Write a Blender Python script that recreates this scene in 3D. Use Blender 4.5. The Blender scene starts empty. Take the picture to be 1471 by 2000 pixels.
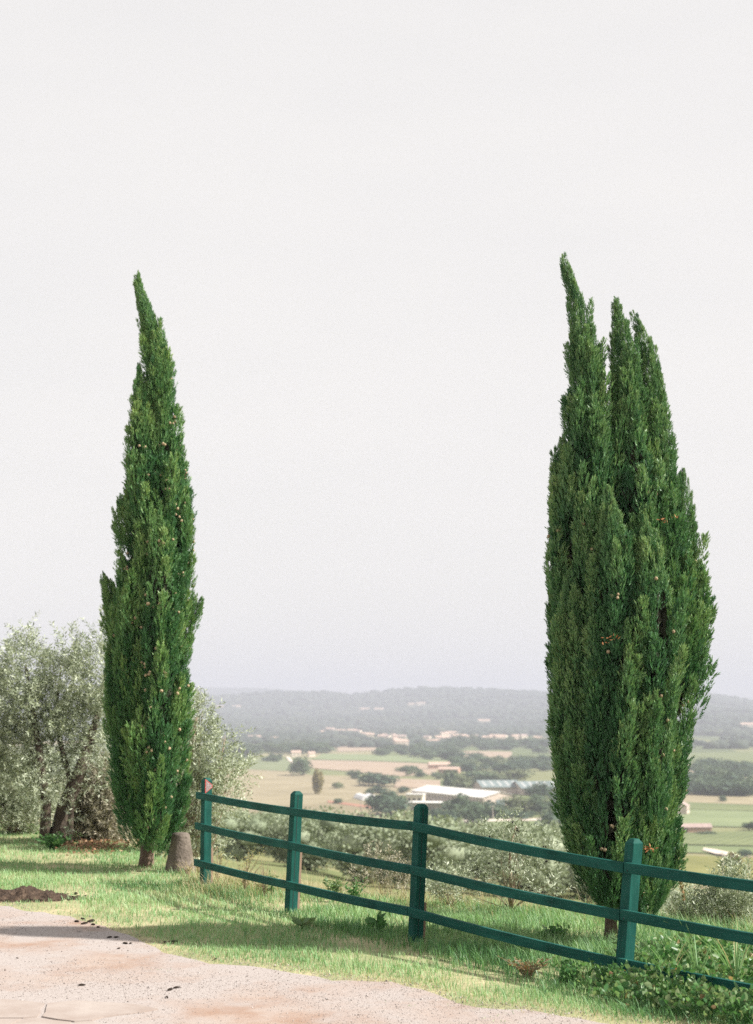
import bpy, math, random
import numpy as np
from mathutils import Vector

SC = bpy.context.scene
COL = SC.collection
RNG = np.random.default_rng(11)
random.seed(5)

# ------------------------------------------------------------------ camera, sky, sun, exposure
F, W, HH = 2857.0, 1471.0, 2000.0          # focal length in photograph pixels, photograph size
HORIZON = 1385.0
EYE = 1.82
PITCH = math.atan((HORIZON - HH / 2) / F)

cam_d = bpy.data.cameras.new('camera')
cam_d.sensor_fit = 'VERTICAL'
cam_d.sensor_height = 24.0
cam_d.lens = 24.0 * F / HH
cam_d.clip_start = 0.1
cam_d.clip_end = 60000
cam_d.dof.use_dof = True
cam_d.dof.focus_distance = 11.2
cam_d.dof.aperture_fstop = 1.7
cam = bpy.data.objects.new('camera', cam_d)
COL.objects.link(cam)
cam.location = (0, 0, EYE)
cam.rotation_euler = (math.pi / 2 + PITCH, 0, 0)
SC.camera = cam

SUN_AZ = (1.0, -0.18)                        # horizontal direction towards the sun (x right, y away)
SUN_EL = math.radians(43)
_n = math.hypot(*SUN_AZ)
SUN = Vector((SUN_AZ[0] / _n * math.cos(SUN_EL), SUN_AZ[1] / _n * math.cos(SUN_EL), math.sin(SUN_EL)))

world = bpy.data.worlds.new('World')
SC.world = world
world.use_nodes = True
wn, wl = world.node_tree.nodes, world.node_tree.links
wn.clear()
w_out = wn.new('ShaderNodeOutputWorld')
w_mix = wn.new('ShaderNodeMixShader')
w_sky = wn.new('ShaderNodeTexSky')
w_sky.sky_type = 'NISHITA'
w_sky.sun_disc = False
w_sky.sun_elevation = SUN_EL
w_sky.sun_rotation = math.atan2(SUN.x, SUN.y)
w_sky.dust_density = 4.0
w_bg = wn.new('ShaderNodeBackground')
w_bg.inputs[1].default_value = 0.07
w_veil = wn.new('ShaderNodeBackground')     # thin high overcast that whitens the whole sky
w_veil.inputs[0].default_value = (0.93, 0.905, 0.885, 1)
w_veil.inputs[1].default_value = 0.51
w_tc = wn.new('ShaderNodeTexCoord')
w_map = wn.new('ShaderNodeMapping')
w_map.inputs['Scale'].default_value = (1.0, 1.0, 3.5)
w_no = wn.new('ShaderNodeTexNoise')
w_no.inputs['Scale'].default_value = 2.2
w_no.inputs['Detail'].default_value = 5
w_mr = wn.new('ShaderNodeMapRange')
w_mr.inputs['From Min'].default_value = 0.3
w_mr.inputs['From Max'].default_value = 0.7
w_mr.inputs['To Min'].default_value = 0.88
w_mr.inputs['To Max'].default_value = 0.98
wl.new(w_tc.outputs['Generated'], w_map.inputs['Vector'])
wl.new(w_map.outputs[0], w_no.inputs['Vector'])
wl.new(w_no.outputs['Fac'], w_mr.inputs['Value'])
wl.new(w_sky.outputs[0], w_bg.inputs[0])
wl.new(w_mr.outputs[0], w_mix.inputs[0])
wl.new(w_bg.outputs[0], w_mix.inputs[1])
wl.new(w_veil.outputs[0], w_mix.inputs[2])
wl.new(w_mix.outputs[0], w_out.inputs[0])

sun_d = bpy.data.lights.new('sun', 'SUN')
sun_d.energy = 5.0
sun_d.angle = math.radians(1.0)
sun_d.color = (1.0, 0.95, 0.88)
sun = bpy.data.objects.new('sun', sun_d)
COL.objects.link(sun)
sun.rotation_euler = (-SUN).to_track_quat('-Z', 'Y').to_euler()

SC.view_settings.view_transform = 'Standard'
SC.view_settings.look = 'None'
SC.view_settings.exposure = 1.0
SC.view_settings.gamma = 1.0
SC.view_settings.use_curve_mapping = False
SC.render.engine = 'CYCLES'
SC.cycles.max_bounces = 7
SC.cycles.diffuse_bounces = 4
SC.cycles.transmission_bounces = 3
SC.cycles.volume_bounces = 1
SC.cycles.transparent_max_bounces = 6
SC.cycles.use_denoising = False
SC.cycles.sample_clamp_indirect = 6.0

# ------------------------------------------------------------------ helpers
def ray(u, v):
    a, b = (u - W / 2) / F, (HH / 2 - v) / F
    c, s = math.cos(PITCH), math.sin(PITCH)
    return np.array([a, c - b * s, s + b * c])

def at(u, v, Y):
    d = ray(u, v)
    k = Y / d[1]
    return np.array([d[0] * k, Y, EYE + d[2] * k])

def gr(u, v, z=0.0):
    d = ray(u, v)
    k = (z - EYE) / d[2]
    return np.array([d[0] * k, d[1] * k, z])

def hash2(ix, iy, seed):
    n = (ix.astype(np.int64) * 374761393 + iy.astype(np.int64) * 668265263 + seed * 1442695041) & 0xFFFFFFFF
    n = ((n ^ (n >> 13)) * 1274126177) & 0xFFFFFFFF
    return ((n ^ (n >> 16)) & 0xFFFF) / 65535.0

def vnoise(x, y, seed=0):
    x = np.asarray(x, float); y = np.asarray(y, float)
    ix, iy = np.floor(x), np.floor(y)
    fx, fy = x - ix, y - iy
    fx = fx * fx * (3 - 2 * fx); fy = fy * fy * (3 - 2 * fy)
    a = hash2(ix, iy, seed); b = hash2(ix + 1, iy, seed)
    c = hash2(ix, iy + 1, seed); d = hash2(ix + 1, iy + 1, seed)
    return (a * (1 - fx) + b * fx) * (1 - fy) + (c * (1 - fx) + d * fx) * fy

def fbm(x, y, seed=0, o=4):
    s, a, t = 0, 0.5, 0
    for i in range(o):
        s = s + a * vnoise(np.asarray(x) * 2 ** i, np.asarray(y) * 2 ** i, seed + i); t += a; a *= 0.5
    return s / t

def mesh_data(name, V, Fc, mat, smooth=False):
    V = np.asarray(V, np.float32)
    if not isinstance(Fc, np.ndarray):                       # mixed polygons
        me = bpy.data.meshes.new(name)
        me.from_pydata([tuple(map(float, p)) for p in V], [], [tuple(map(int, f)) for f in Fc])
    else:
        me = bpy.data.meshes.new(name)
        n, k = Fc.shape
        me.vertices.add(len(V)); me.vertices.foreach_set('co', V.ravel())
        me.loops.add(n * k); me.loops.foreach_set('vertex_index', Fc.astype(np.int32).ravel())
        me.polygons.add(n); me.polygons.foreach_set('loop_start', np.arange(0, n * k, k, dtype=np.int32))
        me.update(calc_edges=True)
    if smooth:
        me.polygons.foreach_set('use_smooth', np.ones(len(me.polygons), bool))
    if mat is not None:
        me.materials.append(mat)
    return me

def obj(name, me, parent=None, loc=None):
    o = bpy.data.objects.new(name, me)
    COL.objects.link(o)
    if parent is not None: o.parent = parent
    if loc is not None: o.location = [float(c) for c in loc]
    return o

def tag(o, label, cat, group=None, kind=None):
    o['label'] = label; o['category'] = cat
    if group: o['group'] = group
    if kind: o['kind'] = kind
    return o

def struct(o, label, cat):
    o['kind'] = 'structure'; o['label'] = label; o['category'] = cat
    return o

def thing(name, label, cat, loc=(0, 0, 0), rz=0.0, group=None):
    o = obj(name, None, loc=loc)
    o.rotation_euler = (0, 0, rz)
    o.empty_display_size = 0.1
    return tag(o, label, cat, group)

def copy_tree(o, parent=None):
    c = o.copy(); COL.objects.link(c); c.parent = parent
    for ch in list(o.children): copy_tree(ch, c)
    return c

class MB:
    def __init__(s): s.V = []; s.F = []
    def add(s, V, Fc):
        b = len(s.V); s.V += [tuple(p) for p in V]; s.F += [tuple(i + b for i in f) for f in Fc]; return s
    def box(s, lo, hi):
        x0, y0, z0 = lo; x1, y1, z1 = hi
        return s.add([(x0,y0,z0),(x1,y0,z0),(x1,y1,z0),(x0,y1,z0),(x0,y0,z1),(x1,y0,z1),(x1,y1,z1),(x0,y1,z1)],
                     [(3,2,1,0),(4,5,6,7),(0,1,5,4),(1,2,6,5),(2,3,7,6),(3,0,4,7)])
    def tube(s, pts, rad, n=8, jit=0.0, cap=True):
        pts = [np.array(p, float) for p in pts]; rings = []
        for i, p in enumerate(pts):
            t = pts[min(i + 1, len(pts) - 1)] - pts[max(i - 1, 0)]
            t = t / (np.linalg.norm(t) + 1e-9)
            ref = np.array([0, 1.0, 0]) if abs(t[1]) < 0.9 else np.array([1.0, 0, 0])
            a = np.cross(t, ref); a /= np.linalg.norm(a); b = np.cross(t, a)
            r = rad[i] if hasattr(rad, '__len__') else rad
            rings.append([p + (a * math.cos(k / n * 2 * math.pi) + b * math.sin(k / n * 2 * math.pi)) * r * (1 + jit * (random.random() - .5)) for k in range(n)])
        V = [q for rg in rings for q in rg]; Fc = []
        for i in range(len(rings) - 1):
            for k in range(n):
                Fc.append((i*n+k, i*n+(k+1)%n, (i+1)*n+(k+1)%n, (i+1)*n+k))
        if cap:
            Fc.append(tuple(range(n))[::-1]); Fc.append(tuple((len(rings)-1)*n+k for k in range(n)))
        return s.add(V, Fc)
    def data(s, name, mat, smooth=False): return mesh_data(name, s.V, s.F, mat, smooth)
    def build(s, name, mat, parent=None, smooth=False, loc=None): return obj(name, s.data(name, mat, smooth), parent, loc)

def frames(d, spin):
    d = d / (np.linalg.norm(d, axis=1, keepdims=True) + 1e-9)
    ref = np.tile(np.array([0., 0., 1.]), (len(d), 1))
    ref[np.abs(d[:, 2]) > 0.95] = (1., 0., 0.)
    x = np.cross(ref, d); x /= np.linalg.norm(x, axis=1, keepdims=True) + 1e-9
    y = np.cross(d, x)
    c, s = np.cos(spin)[:, None], np.sin(spin)[:, None]
    return np.stack([x * c + y * s, -x * s + y * c, d], axis=2)     # columns = local axes

def inst(V, Fc, M, T, S):
    """N copies of a prototype: rotation M (N,3,3), place T (N,3), scale S (N,) or (N,3)"""
    S = np.asarray(S, float)
    if S.ndim == 1: S = S[:, None] * np.ones(3)
    P = np.einsum('nij,nkj->nki', M, V[None] * S[:, None, :]) + T[:, None, :]
    FF = (Fc[None] + (np.arange(len(T)) * len(V))[:, None, None]).reshape(-1, Fc.shape[1])
    return P.reshape(-1, 3), FF

def join(parts):
    Vs, Fs, b = [], [], 0
    for V, Fc in parts:
        Vs.append(V); Fs.append(Fc + b); b += len(V)
    return np.concatenate(Vs), np.concatenate(Fs)

def rdir(n):
    v = RNG.normal(size=(n, 3)); return v / np.linalg.norm(v, axis=1, keepdims=True)

# ------------------------------------------------------------------ materials
def nt(name):
    m = bpy.data.materials.new(name); m.use_nodes = True
    n = m.node_tree.nodes; n.clear()
    return m, n, m.node_tree.links

def ramp(n, stops):
    r = n.new('ShaderNodeValToRGB'); e = r.color_ramp.elements
    while len(e) < len(stops): e.new(0.5)
    for i, (p, c) in enumerate(stops):
        e[i].position = p; e[i].color = (*c, 1)
    return r

def leaf_mat(name, stops, trans=0.3, rough=0.55, patch=0.0, pscale=3.0, tcol=1.4, tone=0.0):
    """leaf-by-leaf colour variation; thin leaves let some light through"""
    m, n, l = nt(name)
    out = n.new('ShaderNodeOutputMaterial'); g = n.new('ShaderNodeNewGeometry'); r = ramp(n, stops)
    fac = g.outputs['Random Per Island']
    if patch:
        tc = n.new('ShaderNodeTexCoord'); no = n.new('ShaderNodeTexNoise'); no.inputs['Scale'].default_value = pscale
        no.inputs['Detail'].default_value = 3
        l.new(tc.outputs['Object'], no.inputs['Vector'])
        mr = n.new('ShaderNodeMapRange'); mr.inputs[1].default_value = .3; mr.inputs[2].default_value = .7
        l.new(no.outputs['Fac'], mr.inputs[0])
        mx = n.new('ShaderNodeMix'); mx.inputs[0].default_value = patch
        l.new(fac, mx.inputs[2]); l.new(mr.outputs[0], mx.inputs[3]); fac = mx.outputs[0]
    if tone:                                                # paler young tips; tone also paints in sunlit tips and inner shade
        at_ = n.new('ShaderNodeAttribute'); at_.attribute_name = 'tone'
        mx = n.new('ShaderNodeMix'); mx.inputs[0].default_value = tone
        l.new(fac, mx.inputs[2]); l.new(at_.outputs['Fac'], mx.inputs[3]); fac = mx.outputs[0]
    l.new(fac, r.inputs[0])
    p = n.new('ShaderNodeBsdfPrincipled'); p.inputs['Roughness'].default_value = rough
    p.inputs['Specular IOR Level'].default_value = 0.35
    t = n.new('ShaderNodeBsdfTranslucent'); mix = n.new('ShaderNodeMixShader'); mix.inputs[0].default_value = trans
    gain = n.new('ShaderNodeVectorMath'); gain.operation = 'MULTIPLY'; gain.inputs[1].default_value = (tcol, tcol * 1.05, tcol * .7)
    l.new(r.outputs[0], p.inputs['Base Color']); l.new(r.outputs[0], gain.inputs[0]); l.new(gain.outputs[0], t.inputs[0])
    l.new(p.outputs[0], mix.inputs[1]); l.new(t.outputs[0], mix.inputs[2]); l.new(mix.outputs[0], out.inputs[0])
    return m

def noise_mat(name, stops, scale=8.0, rough=0.85, bump=0.0, bscale=None, detail=6, stretch=(1, 1, 1), spec=0.3, bdist=0.02):
    m, n, l = nt(name)
    out = n.new('ShaderNodeOutputMaterial'); tc = n.new('ShaderNodeTexCoord'); mp = n.new('ShaderNodeMapping')
    mp.inputs['Scale'].default_value = stretch
    no = n.new('ShaderNodeTexNoise'); no.inputs['Scale'].default_value = scale; no.inputs['Detail'].default_value = detail
    no.inputs['Roughness'].default_value = 0.65
    r = ramp(n, stops); p = n.new('ShaderNodeBsdfPrincipled')
    p.inputs['Roughness'].default_value = rough; p.inputs['Specular IOR Level'].default_value = spec
    l.new(tc.outputs['Object'], mp.inputs[0]); l.new(mp.outputs[0], no.inputs['Vector'])
    l.new(no.outputs['Fac'], r.inputs[0]); l.new(r.outputs[0], p.inputs['Base Color']); l.new(p.outputs[0], out.inputs[0])
    if bump:
        n2 = n.new('ShaderNodeTexNoise'); n2.inputs['Scale'].default_value = bscale or scale * 3; n2.inputs['Detail'].default_value = 8
        l.new(mp.outputs[0], n2.inputs['Vector'])
        b = n.new('ShaderNodeBump'); b.inputs['Strength'].default_value = bump; b.inputs['Distance'].default_value = bdist
        l.new(n2.outputs['Fac'], b.inputs['Height']); l.new(b.outputs[0], p.inputs['Normal'])
    return m

M = {}
M['cypress'] = leaf_mat('cypress_foliage', [(0, (0.0225, 0.069, 0.0336)), (.3, (0.0451, 0.133, 0.0546)), (.55, (0.106, 0.218, 0.084)), (.8, (0.231, 0.333, 0.131)), (1, (0.406, 0.471, 0.189))], .2, .5, .4, 2.2, tone=.6)
M['cypress_soft'] = leaf_mat('cypress_foliage_left', [(0, (0.0248, 0.0782, 0.0347)), (.3, (0.0518, 0.152, 0.0567)), (.55, (0.117, 0.237, 0.0819)), (.8, (0.237, 0.345, 0.121)), (1, (0.406, 0.471, 0.179))], .2, .5, .4, 2.0, tone=.6)
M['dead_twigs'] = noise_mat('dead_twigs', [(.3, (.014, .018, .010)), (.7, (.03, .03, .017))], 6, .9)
M['bark'] = noise_mat('bark', [(.25, (.05, .034, .025)), (.5, (.12, .085, .062)), (.75, (.23, .17, .13))], 14, .95, .9, 30, stretch=(1, 1, .25))
M['olive_bark'] = noise_mat('olive_bark', [(.25, (.03, .024, .018)), (.55, (.075, .058, .044)), (.8, (.15, .12, .09))], 9, .95, 1.0, 22, stretch=(1, 1, .4), bdist=.04)
M['cone'] = noise_mat('cone', [(.3, (.2, .15, .085)), (.7, (.5, .39, .25))], 30, .8, .6, 60, bdist=.006)
OL = [(0, (0.11, 0.145, 0.084)), (.3, (0.22, 0.261, 0.174)), (.65, (0.407, 0.452, 0.336)), (.93, (0.572, 0.615, 0.493)), (1, (0.55, 0.534, 0.28))]
M['olive'] = leaf_mat('olive_leaves', OL, .18, .45, .3, 1.5, 1.2)
M['olive_far'] = leaf_mat('olive_leaves_slope', [(0, (0.125, 0.163, 0.0938)), (.5, (0.25, 0.293, 0.194)), (.9, (0.413, 0.455, 0.325)), (1, (0.475, 0.494, 0.325))], .15, .7, .5, .6, 1.2)
M['shrub_dry'] = leaf_mat('dry_shrub', [(0, (.12, .115, .08)), (.5, (.27, .255, .19)), (.9, (.45, .41, .32)), (1, (.52, .47, .37))], .15, .6, .3, 2)
M['twig'] = noise_mat('twig', [(.3, (.16, .12, .085)), (.7, (.34, .27, .2))], 20, .9)
M['paint'] = None
M['stone'] = noise_mat('rough_stone', [(.2, (.055, .045, .037)), (.5, (.13, .108, .09)), (.8, (.25, .215, .18))], 7, .95, .9, 26, bdist=.03)
M['pale_stone'] = noise_mat('pale_stone', [(.2, (.36, .3, .25)), (.8, (.6, .5, .43))], 7, .95, .6, 30)
M['soil'] = noise_mat('dark_soil', [(.25, (0.0238, 0.016, 0.012)), (.55, (0.0646, 0.0432, 0.03)), (.8, (0.153, 0.109, 0.078))], 16, .98, 1.0, 40, bdist=.03)
M['stake'] = noise_mat('stake_wood', [(.25, (.16, .1, .07)), (.7, (.32, .23, .17))], 12, .9, .5, 40, stretch=(1, 1, .2))
M['grass'] = leaf_mat('grass_blades', [(0, (0.086, 0.185, 0.0736)), (.3, (0.176, 0.325, 0.143)), (.65, (0.284, 0.435, 0.216)), (.9, (0.387, 0.49, 0.285)), (1, (0.482, 0.52, 0.35))], .35, .55, .5, .7, 1.2)
M['grass_dark'] = leaf_mat('lush_grass_blades', [(0, (0.045, 0.13, 0.0522)), (.5, (0.099, 0.23, 0.0902)), (.9, (0.189, 0.33, 0.138)), (1, (0.36, 0.41, 0.218))], .35, .45, .4, .9, 1.2)
M['grass_dry'] = leaf_mat('dry_grass_blades', [(0, (.24, .22, .12)), (.5, (.4, .34, .2)), (.9, (.52, .44, .28)), (1, (.24, .31, .13))], .3, .6, .4, 1.5)
M['weed'] = leaf_mat('weed_leaves', [(0, (.035, .105, .036)), (.5, (.075, .185, .06)), (.9, (.15, .27, .1)), (1, (.3, .34, .17))], .3, .4, .3, 2)
M['weed_pale'] = leaf_mat('pale_weed_leaves', [(0, (.08, .15, .06)), (.5, (.15, .23, .1)), (1, (.28, .33, .17))], .35, .5, .3, 2)
M['weed_red'] = leaf_mat('reddish_leaves', [(0, (.09, .11, .045)), (.4, (.2, .17, .08)), (.7, (.34, .2, .11)), (1, (.4, .32, .17))], .3, .5)
M['flower'] = leaf_mat('yellow_flower_heads', [(0, (.3, .28, .08)), (1, (.5, .44, .16))], .3, .7)
M['litter'] = leaf_mat('leaf_litter', [(0, (.13, .065, .035)), (.5, (.27, .15, .085)), (1, (.42, .28, .18))], .1, .8)
M['fruit'] = noise_mat('black_olive_fruit', [(.3, (.012, .01, .012)), (.7, (.03, .022, .026))], 20, .35)
M['gravel_stone'] = leaf_mat('gravel_stones', [(0, (.15, .12, .105)), (.25, (.255, .218, .2)), (.7, (.34, .303, .285)), (1, (.45, .42, .4))], 0.0, .9)
TR = {
 'green': [(0, (.045, .08, .045)), (.5, (.085, .13, .07)), (1, (.15, .19, .1))],
 'dark': [(0, (.035, .065, .042)), (.5, (.06, .1, .06)), (1, (.11, .15, .085))],
 'pale': [(0, (.08, .11, .055)), (.5, (.15, .18, .09)), (1, (.23, .24, .13))],
 'yellow': [(0, (.16, .14, .05)), (.5, (.26, .22, .08)), (1, (.34, .29, .12))]}
for k, s in TR.items():
    M['tree_' + k] = leaf_mat('valley_tree_' + k, s, .12, .8, .5, .5, 1.2)
M['woods'] = leaf_mat('far_woods', [(0, (.02, .034, .026)), (.5, (.034, .052, .038)), (.9, (.06, .075, .05)), (1, (.09, .1, .065))], .05, .9, .5, .004)
M['white_roof'] = noise_mat('white_sheet_roof', [(.3, (.62, .6, .57)), (.7, (.74, .72, .69))], .2, .6)
M['grey_roof'] = noise_mat('grey_green_sheet_roof', [(.3, (.13, .17, .17)), (.7, (.2, .24, .24))], .15, .6)
M['pale_wall'] = noise_mat('pale_render_wall', [(.3, (.5, .41, .35)), (.7, (.6, .5, .43))], .3, .9)
M['cream_wall'] = noise_mat('cream_render_wall', [(.3, (.6, .52, .42)), (.7, (.72, .63, .52))], .3, .9)
M['brick_wall'] = noise_mat('brick_wall', [(.3, (.36, .22, .16)), (.7, (.46, .31, .23))], .6, .9)
M['tile_roof'] = noise_mat('terracotta_roof', [(.3, (.36, .25, .2)), (.7, (.5, .38, .31))], .5, .9)
M['barn_roof'] = noise_mat('barn_roof', [(.3, (.27, .2, .18)), (.7, (.38, .3, .27))], .4, .9)
M['skylight'] = noise_mat('pale_roof_strip', [(.3, (.3, .32, .31)), (.7, (.38, .39, .38))], .3, .5)
M['dark_void'] = noise_mat('dark_opening', [(.3, (.02, .02, .022)), (.7, (.035, .033, .033))], .5, .9)
M['plastic'] = noise_mat('white_plastic_film', [(.3, (.68, .68, .68)), (.7, (.78, .78, .78))], .4, .45)
M['concrete_pole'] = noise_mat('concrete_pole', [(.3, (.4, .35, .31)), (.7, (.52, .46, .41))], 3, .9)
M['reflector_red'] = noise_mat('reflector_red', [(.3, (.42, .07, .06)), (.7, (.5, .11, .1))], 30, .3, spec=.5)
M['reflector_face'] = noise_mat('reflector_face', [(.3, (.2, .15, .15)), (.7, (.3, .24, .24))], 60, .25, .4, 200, spec=.6)

def field_mat(name, c1, c2, rows=None, rot=0.0, scale=.02):
    """field soil or crop with broad mottling; rows are a crop pattern at the given spacing in metres"""
    m, n, l = nt(name)
    out = n.new('ShaderNodeOutputMaterial'); tc = n.new('ShaderNodeTexCoord')
    no = n.new('ShaderNodeTexNoise'); no.inputs['Scale'].default_value = scale; no.inputs['Detail'].default_value = 8
    no.inputs['Roughness'].default_value = .7
    l.new(tc.outputs['Object'], no.inputs['Vector'])
    fac = no.outputs['Fac']
    if rows:
        mp = n.new('ShaderNodeMapping'); mp.inputs['Rotation'].default_value = (0, 0, rot)
        wv = n.new('ShaderNodeTexWave'); wv.inputs['Scale'].default_value = .314 / rows; wv.inputs['Distortion'].default_value = .6
        l.new(tc.outputs['Object'], mp.inputs[0]); l.new(mp.outputs[0], wv.inputs[0])
        mx = n.new('ShaderNodeMix'); mx.inputs[0].default_value = .2
        l.new(fac, mx.inputs[2]); l.new(wv.outputs['Fac'], mx.inputs[3]); fac = mx.outputs[0]
    r = ramp(n, [(.3, c1), (.7, c2)]); l.new(fac, r.inputs[0])
    p = n.new('ShaderNodeBsdfPrincipled'); p.inputs['Roughness'].default_value = .95; p.inputs['Specular IOR Level'].default_value = .1
    l.new(r.outputs[0], p.inputs['Base Color']); l.new(p.outputs[0], out.inputs[0])
    return m

def paint_mat(name, stretch, rot):
    """weathered green paint over sawn timber: grain along the piece, faded and chipped spots"""
    m, n, l = nt(name)
    out = n.new('ShaderNodeOutputMaterial'); tc = n.new('ShaderNodeTexCoord'); mp = n.new('ShaderNodeMapping'); mq = n.new('ShaderNodeMapping')
    mq.inputs['Rotation'].default_value = (0, 0, rot); mp.inputs['Scale'].default_value = stretch
    l.new(tc.outputs['Object'], mq.inputs[0]); l.new(mq.outputs[0], mp.inputs[0])
    def noise(src, sc, d=6, ro=.65):
        q = n.new('ShaderNodeTexNoise'); q.inputs['Scale'].default_value = sc; q.inputs['Detail'].default_value = d; q.inputs['Roughness'].default_value = ro
        l.new(src, q.inputs['Vector']); return q.outputs['Fac']
    grain = noise(mp.outputs[0], 1.0, 8, .7); fade = noise(tc.outputs['Object'], 3.2, 6)
    mx = n.new('ShaderNodeMix'); mx.inputs[0].default_value = .5; l.new(grain, mx.inputs[2]); l.new(fade, mx.inputs[3])
    r = ramp(n, [(.3, (0.006, 0.0343, 0.0281)), (.45, (0.009, 0.0608, 0.0491)), (.58, (0.014, 0.0897, 0.0733)), (.7, (0.04, 0.133, 0.113)), (.8, (0.11, 0.179, 0.16))])
    l.new(mx.outputs[0], r.inputs[0])
    chip = n.new('ShaderNodeMapRange'); chip.inputs[1].default_value = .66; chip.inputs[2].default_value = .7; l.new(noise(mp.outputs[0], 2.3, 5, .75), chip.inputs[0])
    cm = n.new('ShaderNodeMix'); cm.data_type = 'RGBA'; cm.inputs[7].default_value = (.03, .045, .036, 1)
    l.new(chip.outputs[0], cm.inputs[0]); l.new(r.outputs[0], cm.inputs[6])
    b = n.new('ShaderNodeBump'); b.inputs['Strength'].default_value = .7; b.inputs['Distance'].default_value = .004
    l.new(noise(mp.outputs[0], 2.5, 8, .7), b.inputs['Height'])
    p = n.new('ShaderNodeBsdfPrincipled'); p.inputs['Roughness'].default_value = .65; p.inputs['Specular IOR Level'].default_value = .1
    l.new(cm.outputs[2], p.inputs['Base Color']); l.new(b.outputs[0], p.inputs['Normal']); l.new(p.outputs[0], out.inputs[0])
    return m
M['paint'] = paint_mat('green_post_paint', (26, 26, 2.2), 0)
M['paint_rail'] = paint_mat('green_rail_paint', (2.2, 26, 40), math.atan2(.84, .542))
# ------------------------------------------------------------------ terrain
EDGE_X = [-40, -14, -8, -5, -3.6, -2.7, -1.83, -.77, -.18, 1.25, 2.5, 3.3, 6, 40]
EDGE_Y = [60, 33, 27, 23, 20.5, 18.4, 16.2, 15.0, 14.5, 13.8, 12.8, 12.1, 10.0, -6]
ROAD_X = [-40, -9, -5, -3.62, -2.82, -2.41, -1.86, -1.59, -1.18, -.645, -.3, .386, .615, 1.05, 1.34, 1.71, 2.14, 6, 20]
ROAD_Y = [34, 17.3, 14.8, 14.15, 13.45, 12.95, 11.85, 11.3, 10.9, 10.62, 10.25, 9.8, 9.3, 9.02, 8.92, 8.6, 8.2, 6.2, -2]
PL_T = [0, .5, 2, 6, 15, 60, 100, 180, 280, 380, 480, 580, 660]
PL_Z = [0, -.08, -.9, -2.6, -4.0, -7.6, -11, -17.2, -25, -33, -41, -49, -54.2]
PR_T = [0, .5, 2, 6, 15, 60, 100, 180, 280, 380, 500]
PR_Z = [0, -.08, -.9, -3, -5.5, -12, -17, -27, -37, -46, -54.2]
PLAIN = -54.2
SKY_U = [-400, 0, 400, 470, 560, 640, 700, 770, 830, 880, 930, 1000, 1060, 1200, 1300, 1385, 1430, 1471, 1900]
SKY_V = [1362, 1360, 1362, 1358, 1352, 1353, 1356, 1348, 1343, 1346, 1347, 1352, 1356, 1362, 1363, 1359, 1366, 1370, 1375]

def edge_y(x): return np.interp(x, EDGE_X, EDGE_Y)
def road_y(x): return np.interp(x, ROAD_X, ROAD_Y)

def terrain(x, y):
    x = np.asarray(x, float); y = np.asarray(y, float)
    t = np.maximum(y - edge_y(x), 0)
    ang = np.where(y > 1, x / np.maximum(y, 1), 9.0 * np.sign(x))
    k = np.clip((ang - .13) / .08, 0, 1); k = k * k * (3 - 2 * k)
    z = np.interp(t, PL_T, PL_Z) * (1 - k) + np.interp(t, PR_T, PR_Z) * k
    z = z + (fbm(x / 22, y / 22, 3) - .5) * 1.6 * np.clip((t - 20) / 40, 0, 1) * np.clip((620 - t) / 100, 0, 1)
    r = np.hypot(x, y)
    u = W / 2 + np.clip(ang, -1.2, 1.2) * F
    top = EYE + (HORIZON - np.interp(u, SKY_U, SKY_V)) / F * 6500 - PLAIN
    g = np.interp(r, [3300, 4000, 5000, 5800, 6500, 7600, 9000], [0, .07, .3, .62, 1, .6, .35])
    nz = fbm(x / 900, y / 900, 8, 5) - .5
    hill = top * g + nz * 95 * np.clip((r - 3300) / 1500, 0, 1) * np.clip((6500 - r) / 1200, .12, 1)
    far = np.interp(u, [0, 400, 520, 700, 1000], [205, 210, 205, 150, 110]) * np.interp(r, [8000, 10200, 12000], [0, 1, .7])
    hill = np.where(y > 1, np.maximum(hill, far), 0)
    fade = np.clip((y - 200) / 400, 0, 1)
    return z + hill * fade

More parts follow.
